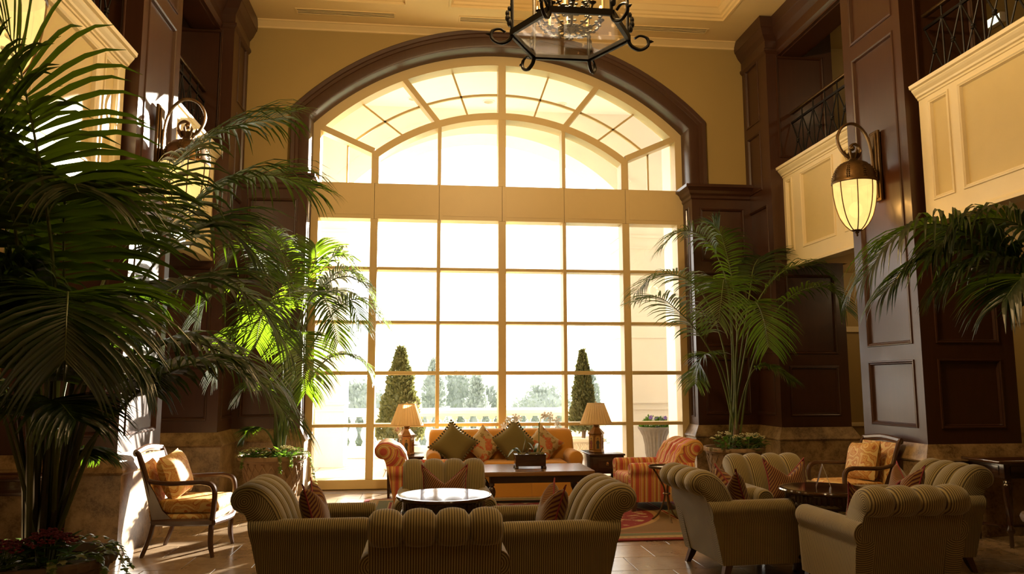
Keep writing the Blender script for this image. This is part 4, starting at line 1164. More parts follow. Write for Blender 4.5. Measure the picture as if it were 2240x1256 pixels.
def orchid_box():
    t = thing('planter_box', 'small dark footed wooden planter box on the coffee table', 'planter', (1.25, 9.25, 0.5068))
    b = MB(); b.rbox(-0.18, -0.085, 0.03, 0.18, 0.085, 0.165, 0.006); b.build('box', DARKWOOD, t)
    b = MB(); b.rbox(-0.188, -0.093, 0.158, 0.188, 0.093, 0.168, 0.003); b.build('lip', DARKWOOD, t)
    for x in (-0.165, 0.165):
        for y in (-0.07, 0.07): m = MB(); m.lathe([(0.022, 0), (0.026, 0.012), (0.018, 0.032)], 10, (x, y, 0)); m.build('foot', DARKWOOD, t)
    b = MB(); rnd = random.Random(9)
    for _ in range(26): b.sphere((rnd.uniform(-.16, .16), rnd.uniform(-.07, .07), 0.168), rnd.uniform(.018, .032), 7, 5, sc=(1, 1, .8))
    b.build('moss', MOSS, t)
    p = thing('orchid', 'white moth orchid with two arching sprays growing in the dark planter box', 'orchid', (1.25, 9.25, 0.675))
    def leaf(base, tip, w, mat, sag=0.05, nm='leaf'):
        m = MB(); A, B = Vector(base), Vector(tip); d = B - A; sd = d.cross(Z_).normalized(); rings = []
        for i in range(9):
            f = i / 8; c = A.lerp(B, f) + Z_ * (sag * sin(pi * f)); ww = w * sin(pi * (0.08 + 0.9 * f)) ** 0.8
            rings.append([c - sd * ww + Z_ * ww * 0.25, c, c + sd * ww + Z_ * ww * 0.25, c - Z_ * 0.004])
        m.loft(rings, cap=True); m.build(nm, mat, p, angle=70)
    leaf((-0.12, 0, 0), (-0.27, -0.06, -0.03), 0.035, DARKLEAF, 0.06); leaf((-0.10, 0, 0), (-0.22, 0.05, 0.02), 0.035, DARKLEAF, 0.05)
    leaf((-0.09, 0, 0), (-0.05, 0.0, 0.17), 0.028, DARKLEAF, 0.0); leaf((0.06, 0, 0), (-0.02, 0.02, 0.13), 0.05, DARKLEAF, 0.02)
    leaf((0.06, 0, 0), (0.10, 0.01, 0.12), 0.05, DARKLEAF, 0.02); leaf((0.12, 0, 0), (0.16, -0.02, 0.08), 0.03, DARKLEAF, 0.0)
    leaf((-0.05, 0, -0.01), (0.02, -0.02, 0.05), 0.03, YELLOWLEAF, 0.03, 'yellow_leaf')
    m = MB(); m.tube([(0.115, 0.0, -0.02), (0.112, 0.01, 0.16), (0.115, 0.02, 0.36)], 0.006, 6); m.build('stake', STEM, p)
    sprays = [spline([(0.11, 0.01, 0), (0.115, 0.02, 0.25), (0.135, 0.03, 0.40), (0.20, 0.02, 0.45), (0.28, 0.0, 0.40), (0.36, -0.01, 0.33)], 30), spline([(-0.02, 0.01, 0), (-0.06, 0.03, 0.2), (-0.12, 0.05, 0.36), (-0.17, 0.05, 0.42), (-0.25, 0.04, 0.40), (-0.30, 0.03, 0.33)], 30)]
    for q, sp in enumerate(sprays):
        m = MB(); m.tube(sp, 0.004, 5); m.build('flower_stem', STEM, p)
        for k in range(6):
            c = sp[int(lerp(15, 29, k / 5))] + V((-1) ** k * 0.018, -0.02, 0.012 * (-1) ** k)
            f = MB()
            for j in range(5):
                a = j * 2 * pi / 5 + 0.3 + k; w = 0.42
                r = 0.036
                f.poly([c, c + V(r * cos(a - w), -0.008, r * sin(a - w)), c + V(r * 1.2 * cos(a), -0.002, r * 1.2 * sin(a)), c + V(r * cos(a + w), -0.008, r * sin(a + w))])
            f.sphere((c.x, c.y - 0.01, c.z), 0.008, 6, 4)
            f.build('blossom', ORCHID, p, angle=70)
orchid_box()

def end_tables():
    t = thing('end_table', 'dark one-drawer end table under the lamp beside the far sofa arm', 'table', (2.485, 10.83, 0), 0, 'end tables flanking the sofa')
    b = MB(); b.rbox(-0.25, -0.33, 0.52, 0.25, 0.33, 0.545, 0.006); b.build('table_top', DARKWOOD, t)
    b = MB(); b.rbox(-0.235, -0.31, 0.28, 0.235, 0.31, 0.52, 0.005); b.build('case', DARKWOOD, t)
    d = MB(); d.rbox(-0.205, -0.322, 0.32, 0.205, -0.309, 0.49, 0.004); d = d.build('drawer', DARKWOOD, t)
    h = MB(); h.lathe([(0.018, 0), (0.016, 0.006), (0.006, 0.008)], 12); h.v = [(x, -0.322 - z, 0.42 + y) for x, y, z in h.v]
    h.tube([(0.02 * cos(a), -0.333, 0.415 + 0.022 * sin(a)) for a in [pi + k * pi / 8 for k in range(9)]], 0.003, 5); h.build('ring_pull', BRASS, d)
    for x in (-0.21, 0.21):
        for y in (-0.28, 0.28):
            m = MB(); m.loft([[(x + e * q, y + g * q, z) for e, g in ((-1, -1), (1, -1), (1, 1), (-1, 1))] for q, z in ((0.024, 0.29), (0.016, 0.0))], cap=True); m.build('leg', DARKWOOD, t, smooth=False)
    dup(t, (-0.245, 10.83, 0), 0, 'dark end table under the lamp near the window palm')
    # tole lamps
    def lamp(x, y, z, label):
        L = thing('table_lamp', label, 'lamp', (x, y, z), 0.0, 'matching table lamps')
        a0 = 0.0
        b = MB(); R = 0.105
        hexa = lambda r, zz: [(r * cos(k * pi / 3 + a0), r * sin(k * pi / 3 + a0), zz) for k in range(6)]
        b.loft([hexa(R, 0), hexa(R + 0.006, 0.004), hexa(R + 0.006, 0.018), hexa(R, 0.024), hexa(R, 0.245), hexa(R + 0.012, 0.255), hexa(R + 0.012, 0.268), hexa(R * 0.9, 0.29), hexa(R * 0.5, 0.335), hexa(R * 0.42, 0.345)], cap=True); b.build('base', TOLE, L, smooth=False)
        b = MB(); b.lathe([(0.042, 0.34), (0.045, 0.355), (0.036, 0.36), (0.044, 0.372), (0.044, 0.385), (0.03, 0.39), (0.012, 0.395), (0.010, 0.47)], 18); b.build('neck', TOLE, L)
        for k in range(3, 6):
            am = k * pi / 3 + pi / 6 + a0; n = V(cos(am), sin(am), 0); u = V(-n.y, n.x, 0); dist = R * cos(pi / 6) + 0.001
            p = MB(); w, z0, z1 = 0.036, 0.045, 0.20
            arch = [n * dist + u * q + Z_ * zz for q, zz in [(-w, z0), (w, z0), (w, z1)] + [(w * cos(a), z1 + 0.03 * sin(a)) for a in [pi * j / 6 for j in range(1, 6)]] + [(-w, z1)]]
            p.prism(arch, n * 0.002); pa = p.build('painted_panel', TOLEGOLD, L, smooth=False)
            g = MB(); dd = dist + 0.002
            at = lambda q, zz: n * dd + u * q + Z_ * zz
            mt = 0 if k % 2 else 1
            g.prism([at(-0.02, 0.055), at(0.02, 0.055), at(0.016, 0.10), at(0.02, 0.135), at(0.026, 0.115), at(0.029, 0.12), at(0.018, 0.158), at(0.007, 0.165), at(-0.007, 0.165), at(-0.018, 0.158), at(-0.028, 0.12), at(-0.024, 0.112), at(-0.018, 0.135), at(-0.015, 0.10)], n * 0.003, 0)
            g.sphere(at(0, 0.178), 0.011, 8, 6, 1); g.prism([at(-0.016, 0.185), at(0.016, 0.185), at(0.008, 0.19), at(0.006, 0.2), at(-0.006, 0.2), at(-0.008, 0.19)], n * 0.004, 2)
            g.build('robed_figure', [(ROBEA, ROBEB)[mt], TOLEGOLD, ROBEB], pa, smooth=False)
        s = MB(); n = 120; rings = []
        for i in range(9):
            f = i / 8; ring = []
            for k in range(n):
                a = 2 * pi * k / n; r = lerp(0.222, 0.118, f) + (0.0045 if (k // 2) % 2 else -0.0045) * (1 - 0.4 * f); ring.append((r * cos(a), r * sin(a), lerp(0.395, 0.675, f)))
            rings.append(ring)
        s.loft(rings); s.build('lamp_shade', SHADE, L, angle=20)
        for r, zz in ((0.223, 0.395), (0.119, 0.675)):
            m = MB(); m.lathe([(r + 0.003, zz - 0.005), (r + 0.005, zz), (r + 0.003, zz + 0.005), (r - 0.005, zz + 0.004), (r - 0.005, zz - 0.004)], 48, cap=False); m.build('shade_trim', SHADE, L)
        m = MB(); m.tube([(0, 0, 0.46), (0, 0, 0.69)], 0.004, 6); m.sphere((0, 0, 0.695), 0.010, 8, 6); m.build('finial', BRASS, L)
        m = MB(); m.sphere((0, 0, 0.52), 0.03, 10, 8); m.build('bulb', OPAL, L)
    lamp(2.40, 10.80, 0.545, 'pleated-shade table lamp with hexagonal painted base beside the far sofa arm')
    lamp(-0.235, 10.80, 0.545, 'pleated-shade table lamp with hexagonal painted base near the window palm')
end_tables()

def drinks_table():
    t = thing('drinks_table', 'small round tray table on curved metal legs beside the striped chair', 'table', (2.655, 8.45, 0))
    b = MB(); b.lathe([(0, 0.575), (0.18, 0.575), (0.188, 0.575), (0.192, 0.60), (0.185, 0.60), (0.182, 0.583), (0, 0.583)], 40, cap=False); b.build('tray_top', BRONZE, t)
    for k in range(3):
        a = k * 2 * pi / 3 + 2.6; m = MB()
        m.tube(spline([(0.15 * cos(a), 0.15 * sin(a), 0.575), (0.09 * cos(a), 0.09 * sin(a), 0.48), (0.025 * cos(a), 0.025 * sin(a), 0.36), (0.025 * cos(a), 0.025 * sin(a), 0.25), (0.09 * cos(a), 0.09 * sin(a), 0.09), (0.17 * cos(a), 0.17 * sin(a), 0.012)], 20), 0.010, 7); m.build('leg', BRONZE, t)
    m = MB(); m.lathe([(0.038, 0.29), (0.043, 0.30), (0.038, 0.31)], 16); m.build('collar', BRONZE, t)
    b = thing('booklet', 'pale booklet lying open on the small tray table', 'book', (2.66, 8.44, 0.583), 0.2)
    m = MB(); m.rbox(-0.09, -0.06, 0, 0.0, 0.06, 0.008, 0.003); m.build('page', WHITE, b)
    m = MB(); m.rbox(0.0, -0.06, 0, 0.09, 0.06, 0.008, 0.003); m.build('page', WHITE, b)
drinks_table()

# ------------------------------------------------------------------ open-arm wooden chairs
def wood_chairs():
    t = thing('wooden_armchair', 'sunlit open-arm wooden chair with damask cushions against the pillar by the big palm', 'armchair', (-2.10, 7.55, 0), -R90 - 0.05, 'open-arm wooden chairs')
    # local: faces +y
    for s in (1, -1):
        m = MB(); m.tube(spline([(s * 0.30, 0.29, 0.0), (s * 0.292, 0.265, 0.12), (s * 0.30, 0.27, 0.28), (s * 0.305, 0.285, 0.42), (s * 0.30, 0.285, 0.56), (s * 0.30, 0.25, 0.625), (s * 0.305, 0.17, 0.645)], 26), [0.017, 0.018, 0.02] + [0.024] * 21 + [0.024, 0.024, 0.022], 8); m.build('leg', CHAIRWOOD, t)
        m = MB(); m.tube(spline([(s * 0.305, 0.19, 0.645), (s * 0.315, 0.05, 0.64), (s * 0.305, -0.10, 0.635), (s * 0.28, -0.24, 0.645), (s * 0.275, -0.30, 0.66)], 18), 0.021, 8); m.build('arm', CHAIRWOOD, t)
        m = MB(); m.tube(spline([(s * 0.27, -0.33, 0.0), (s * 0.265, -0.27, 0.16), (s * 0.265, -0.24, 0.30)], 12), [0.016] + [0.02] * 12, 8); m.build('leg', CHAIRWOOD, t)
        m = MB(); m.tube(spline([(s * 0.265, -0.235, 0.27), (s * 0.27, -0.27, 0.5), (s * 0.275, -0.33, 0.72), (s * 0.28, -0.385, 0.87), (s * 0.28, -0.41, 0.91)], 18), 0.022, 8); m.build('back_post', CHAIRWOOD, t)
        m = MB(); m.tube(spline([(s * 0.28, -0.24, 0.30), (s * 0.30, 0.0, 0.30), (s * 0.305, 0.28, 0.30)], 8), 0.028, 6, flat=1.1); m.build('side_rail', CHAIRWOOD, t)
        # swept side panel under the arm
        m = MB(); m.prism([(s * 0.272, -0.24, 0.31), (s * 0.272, -0.06, 0.31), (s * 0.272, -0.16, 0.40), (s * 0.272, -0.235, 0.55), (s * 0.272, -0.30, 0.65), (s * 0.272, -0.34, 0.74), (s * 0.272, -0.36, 0.74)], (s * 0.02, 0, 0)); m.build('side_panel', CHAIRWOOD, t, smooth=False)
    m = MB(); m.tube(spline([(-0.29, -0.415, 0.90), (0, -0.43, 0.925), (0.29, -0.415, 0.90)], 12), 0.026, 8, flat=1.3); m.build('top_rail', CHAIRWOOD, t)
    m = MB(); m.tube(spline([(-0.30, 0.28, 0.30), (0, 0.335, 0.30), (0.30, 0.28, 0.30)], 12), 0.03, 8); m.build('front_rail', CHAIRWOOD, t)
    m = MB(); m.tube([(-0.27, -0.24, 0.30), (0.27, -0.24, 0.30)], 0.028, 8); m.build('rear_rail', CHAIRWOOD, t)
    # upholstered back
    m = MB(); rings = []
    for y, z in ((-0.245, 0.31), (-0.27, 0.46), (-0.32, 0.65), (-0.395, 0.88)):
        rings.append([(-0.255, y + 0.02, z), (0.255, y + 0.02, z), (0.255, y - 0.03, z), (-0.255, y - 0.03, z)])
    m.loft(rings, cap=True); m.build('back_panel', DAMASK, t, smooth=False)
    m = MB(); m.rbox(-0.275, -0.22, 0.30, 0.275, 0.29, 0.37, 0.03); m.build('seat_deck', DAMASK, t)
    m = MB(); m.rbox(-0.272, -0.23, 0.37, 0.272, 0.315, 0.49, 0.055, k=5); m.build('seat_cushion', DAMASK, t, angle=70)
    pm = pillow_mesh(0.46, 0.42, 0.10, 0, ears=0.06).mesh('cushion', DAMASK, angle=80)
    o2 = dup(t, (4.46, 7.86, 0), R90 + 0.12, 'open-arm wooden chair with damask cushions against the pillar behind the dark round table')
    for (x, y), rz, lab in (((-2.10, 7.55), -R90 - 0.05, 'sunlit damask back cushion on the wooden chair by the big palm'), ((4.46, 7.86), R90 + 0.12, 'damask back cushion on the wooden chair behind the dark round table')):
        o = bpy.data.objects.new('damask_cushion', pm); COL.objects.link(o)
        lx, ly = 0.0, -0.165; c, s = cos(rz), sin(rz)
        o.location = (x + lx * c - ly * s, y + lx * s + ly * c, 0.68); o.rotation_euler = (radians(18), radians(6), rz)
        tag(o, lab, 'cushion', 'damask chair cushions')
wood_chairs()

# ------------------------------------------------------------------ console tables in front of the pillars
def consoles():
    def legm():
        m = MB()
        m.box(-0.028, -0.028, 0.60, 0.028, 0.028, 0.74)
        tw = lambda r, a, i: r * (1 + (0.10 * sin(a * 7 + i * 0.5) if 7 < i < 22 else 0))
        prof = [(0.016, 0), (0.020, 0.02), (0.018, 0.10), (0.022, 0.12), (0.036, 0.14), (0.036, 0.16), (0.024, 0.18), (0.022, 0.20)] + [(0.024 + 0.017 * (k / 13) ** 1.2, 0.20 + 0.36 * k / 13) for k in range(14)] + [(0.030, 0.575), (0.038, 0.585), (0.03, 0.60)]
        m.lathe(prof, 28, flute=tw); return m.mesh('leg', DARKWOOD)
    lm = legm()
    t = thing('console_table', 'slim dark console table with reeded legs before the pillar behind the corduroy armchair', 'table', (5.90, 6.97, 0), 0, 'console tables before the pillars')
    b = MB(); b.rbox(-0.64, -0.27, 0.755, 0.64, 0.25, 0.785, 0.008); b.build('table_top', TABLETOP, t)
    b = MB(); b.rbox(-0.57, -0.235, 0.62, 0.57, 0.235, 0.755, 0.004); b.build('apron', DARKWOOD, t)
    for k in range(3):
        m = MB(); x = -0.36 + k * 0.36; m.rbox(x - 0.15, -0.243, 0.645, x + 0.15, -0.234, 0.735, 0.004); m.build('drawer', DARKWOOD, t)
    for s in (1, -1):
        m = MB(); m.rbox(min(s * 0.567, s * 0.577), -0.17, 0.645, max(s * 0.567, s * 0.577), 0.17, 0.735, 0.003); m.build('end_panel', DARKWOOD, t)
    for x in (-0.53, 0.53):
        for y in (-0.21, 0.21): inst(lm, 'leg', t, (x, y, 0.0))
    b = MB()
    b.tube(spline([(-0.53, -0.21, 0.15), (-0.44, 0, 0.15), (-0.53, 0.21, 0.15)], 10), 0.016, 6); b.tube(spline([(0.53, -0.21, 0.15), (0.44, 0, 0.15), (0.53, 0.21, 0.15)], 10), 0.016, 6); b.tube([(-0.46, 0, 0.15), (0.46, 0, 0.15)], 0.016, 6); b.build('stretcher', DARKWOOD, t)
    dup(t, (2 * XC - 5.90, 6.97, 0), 0, 'dark console table with reeded legs glimpsed behind the big palm pot')
consoles()

# ------------------------------------------------------------------ area rug
def rugmat():
    t = NT('wool_rug'); o = t.sep(t.coord('Object')); ax = t.math('ABSOLUTE', o[0]); ay = t.math('ABSOLUTE', o[1])
    HX, HY = 1.95, 1.5
    d = t.math('MINIMUM', t.math('SUBTRACT', HX, ax), t.math('SUBTRACT', HY, ay))
    RED, GRN, BEI, BRN, TAN = (0.22, 0.03, 0.03), (0.16, 0.17, 0.10), (0.42, 0.31, 0.16), (0.20, 0.125, 0.06), (0.36, 0.22, 0.09)
    border = t.ramp(t.math('DIVIDE', d, 1.0), [(0.0, RED), (0.07, TAN), (0.09, BEI), (0.17, TAN), (0.19, GRN), (0.32, BEI), (0.335, RED), (0.36, BEI), (0.375, BRN)], True)
    # medallion: rings round the centre with leaf motif
    r = t.math('SQRT', t.math('ADD', t.math('MULTIPLY', t.math('MULTIPLY', o[0], 0.80), t.math('MULTIPLY', o[0], 0.80)), t.math('MULTIPLY', o[1], o[1])))
    med = t.ramp(t.math('DIVIDE', r, 2.0), [(0, GRN), (0.2, TAN), (0.215, GRN), (0.33, TAN), (0.345, RED), (0.565, TAN), (0.59, BRN)], True)
    n = t.noise(t.coord('Object', (3, 7, 1)), 2.2, 3, 0.6)
    leafm = t.math('MULTIPLY', t.math('GREATER_THAN', n, 0.56), t.math('MULTIPLY', t.math('GREATER_THAN', r, 0.76), t.math('LESS_THAN', r, 1.08)))
    med = t.mix(leafm, med, BEI)
    inb = t.math('GREATER_THAN', d, 0.375)
    c = t.mix(inb, border, med)
    dots = t.math('MULTIPLY', t.math('GREATER_THAN', t.math('SINE', t.math('MULTIPLY', t.math('ADD', o[0], o[1]), 95.0)), 0.5), t.math('MULTIPLY', t.math('GREATER_THAN', d, 0.115), t.math('LESS_THAN', d, 0.135)))
    c = t.mix(dots, c, GRN)
    f = t.noise(t.coord('Object'), 160.0, 2)
    t.base(t.mix(t.math('MULTIPLY', f, 0.35), c, (0.08, 0.05, 0.03)), 0.95, 0, 0, 0.1); t.bump(f, 0.002, 0.5)
    return t.mat
def rug():
    b = MB(); b.rbox(-1.95, -1.5, 0, 1.95, 1.5, 0.014, 0.006)
    o = b.build('area_rug', rugmat(), loc=(XC + 0.05, 8.96, 0.0005)); tag(o, 'red, green and beige patterned wool rug under the sofa group', 'rug')
rug()
# ------------------------------------------------------------------ railings on the galleries
def railing(s, y0, y1, lab):
    x = MX(5.27, s); t = thing('iron_railing', lab, 'railing', (x, (y0 + y1) / 2, 4.578), 0, 'iron gallery railings')
    L = (y1 - y0) / 2
    m = MB(); m.rbox(-0.03, -L, 0.80, 0.03, L, 0.835, 0.012); m.build('handrail', BRONZE, t)
    m = MB(); m.box(-0.012, -L, 0.66, 0.012, L, 0.69); m.build('top_rail', IRON, t, smooth=False)
    m = MB(); m.box(-0.012, -L, 0.05, 0.012, L, 0.075); m.build('bottom_rail', IRON, t, smooth=False)
    n = max(2, round(2 * L / 0.30)); p = 2 * L / n
    v = MB(); v.tube([(0, 0, 0.0), (0, 0, 0.80)], 0.010, 6); vm = v.mesh('bar', IRON)
    dA = MB(); dA.tube([(0, -p / 2, 0.065), (0, p / 2, 0.675)], 0.009, 6); am = dA.mesh('bar', IRON)
    dB = MB(); dB.tube([(0, p / 2, 0.065), (0, -p / 2, 0.675)], 0.009, 6); bm_ = dB.mesh('bar', IRON)
    k_ = MB(); k_.lathe([(0.012, -0.03), (0.024, -0.02), (0.024, -0.012), (0.018, 0), (0.024, 0.012), (0.024, 0.02), (0.012, 0.03)], 10); km = k_.mesh('collar', IRON)
    for i in range(n):
        y = -L + p * (i + 0.5)
        inst(am, 'bar', t, (0.004, y, 0)); inst(bm_, 'bar', t, (-0.004, y, 0)); inst(km, 'collar', t, (0, y, 0.37))
        if i: inst(vm, 'bar', t, (0, -L + p * i, 0))
railing(1, 8.46, 10.34, 'iron lattice railing above the cream balcony beyond the lit wall lantern')
railing(1, 5.03, 7.32, 'iron lattice railing above the large cream balcony nearer the drooping palm fronds')
railing(-1, 8.46, 10.34, 'iron lattice railing in the dark opening beyond the palm-side lantern')
railing(-1, 5.03, 7.32, 'iron lattice railing above the palm-side near balcony')
def exit_lamp():
    t = thing('gallery_lamp', 'small greenish glowing lamp in the gallery behind the near railing', 'lamp', (7.86, 9.40, 6.5))
    m = MB(); m.rbox(-0.05, -0.14, -0.07, 0.03, 0.14, 0.07, 0.01); m.build('housing', STONEPALE, t)
    m = MB(); m.rbox(-0.055, -0.12, -0.055, -0.049, 0.12, 0.055, 0.002); m.build('lit_face', EXITGLOW, t)
exit_lamp()

# ------------------------------------------------------------------ wall lanterns
def lantern_at(s, yc, lab, first=None):
    fx = MX(5.0, s)
    if first is None:
        t = thing('wall_lantern', lab, 'lantern', (fx, yc, 3.72), 0 if s > 0 else pi, 'acorn wall lanterns')
    else:
        return dup(first, (fx, yc, 3.72), 0 if s > 0 else pi, lab)
    # local: wall at x=0, lamp hangs at x=-0.28, glass rim at z=0
    c = -0.285
    m = MB(); m.rbox(-0.03, -0.085, -0.22, 0, 0.085, 0.58, 0.006); m.rbox(-0.045, -0.055, -0.19, -0.03, 0.055, 0.55, 0.005); m.build('back_plate', BRONZE, t)
    m = MB()
    arc = spline([(-0.045, 0, -0.12), (-0.055, 0, 0.2), (-0.075, 0, 0.42), (-0.14, 0, 0.58), (-0.26, 0, 0.665), (-0.39, 0, 0.62), (-0.455, 0, 0.49), (-0.42, 0, 0.36), (c - 0.06, 0, 0.285), (c, 0, 0.27), (c + 0.07, 0, 0.32), (c + 0.08, 0, 0.39), (c + 0.03, 0, 0.43), (c - 0.02, 0, 0.40), (c, 0, 0.37)], 70)
    m.tube(arc, 0.0155, 8, flat=1.5, ref=(0, 1, 0)); m.sphere((c, 0, 0.38), 0.03, 10, 8); m.build('scroll_arm', BRONZE, t)
    m = MB(); m.tube([(-0.05, 0.0, 0.1), (-0.05, 0, -0.12)], 0.02, 8); m.build('arm_stay', BRONZE, t)
    m = MB(); m.lathe([(0.05, 0.22), (0.055, 0.235), (0.04, 0.25), (0.05, 0.27), (0.075, 0.31), (0.062, 0.312), (0.03, 0.27)], 20, (c, 0, 0))
    for k in range(8):
        a = k * pi / 4; m.tube([(c + 0.05 * cos(a), 0.05 * sin(a), 0.26), (c + 0.075 * cos(a), 0.075 * sin(a), 0.30), (c + 0.092 * cos(a), 0.092 * sin(a), 0.335), (c + 0.085 * cos(a), 0.085 * sin(a), 0.36)], [0.012, 0.015, 0.011, 0.003], 6)
    m.build('crown', BRONZE, t)
    m = MB(); dome = [(0.232, -0.03), (0.238, -0.02), (0.236, 0.0), (0.228, 0.01), (0.225, 0.04), (0.212, 0.10), (0.185, 0.155), (0.14, 0.20), (0.085, 0.225), (0.05, 0.232)]
    m.lathe(dome, 36, (c, 0, 0), cap=False)
    m.build('dome_cap', BRONZE, t)
    for k in range(8):
        a = k * pi / 4; m = MB()
        for i in range(9):
            f = i / 8; r = 0.229 * sqrt(max(0, 1 - (f * 0.9) ** 2)) + 0.004; z = 0.02 + 0.20 * f * 0.95
            for q in (-1, 1): m.sphere((c + r * cos(a + q * 0.05), r * sin(a + q * 0.05), z), 0.010, 5, 4)
        m.build('leaf_garland', BRONZE, t)
    g = [(0.222, -0.01), (0.224, -0.05), (0.218, -0.16), (0.200, -0.28), (0.165, -0.40), (0.115, -0.49), (0.06, -0.545), (0.03, -0.555)]
    m = MB(); m.lathe(g, 36, (c, 0, 0), cap=False); m.build('glass_shade', LANTGLASS, t)
    for k in range(8):
        a = k * pi / 4 + pi / 8; m = MB(); m.tube(spline([(c + (r + 0.003) * cos(a), (r + 0.003) * sin(a), z) for r, z in g], 20), 0.0065, 6); m.build('rib', BRONZE, t)
    m = MB(); m.lathe([(0.0, -0.62), (0.01, -0.615), (0.014, -0.60), (0.008, -0.59), (0.022, -0.58), (0.026, -0.57), (0.012, -0.56), (0.05, -0.553), (0.06, -0.54), (0.04, -0.535)], 16, (c, 0, 0), cap=False); m.build('finial', BRONZE, t)
    m = MB(); m.sphere((c, 0, -0.32), 0.07, 12, 8, sc=(1, 1, 1.3)); m.build('bulb', BULB, t)
    return t
LAN = lantern_at(1, 7.89, 'lit acorn-shaped bronze wall lantern on the pillar between the two cream balconies')
lantern_at(-1, 7.89, 'acorn-shaped bronze wall lantern whose scroll arm rises above the palm fronds', LAN)
lantern_at(-1, 4.44, 'glowing acorn wall lantern behind the tallest fronds of the big palm', LAN)
def lamp_or_fill_light(x, y, z, e, r=0.1, col=(1.0, 0.70, 0.36)):
    d = bpy.data.lights.new('lamp_or_fill_glow', 'POINT'); d.energy = e; d.shadow_soft_size = r; d.color = col
    o = bpy.data.objects.new('lamp_or_fill_glow', d); COL.objects.link(o); o.location = (x, y, z)
LW = 85.0
lamp_or_fill_light(5.0 - 0.285, 7.89, 3.42, LW); lamp_or_fill_light(MX(5.0, -1) + 0.285, 7.89, 3.42, LW); lamp_or_fill_light(MX(5.0, -1) + 0.285, 4.44, 3.42, 28.0)

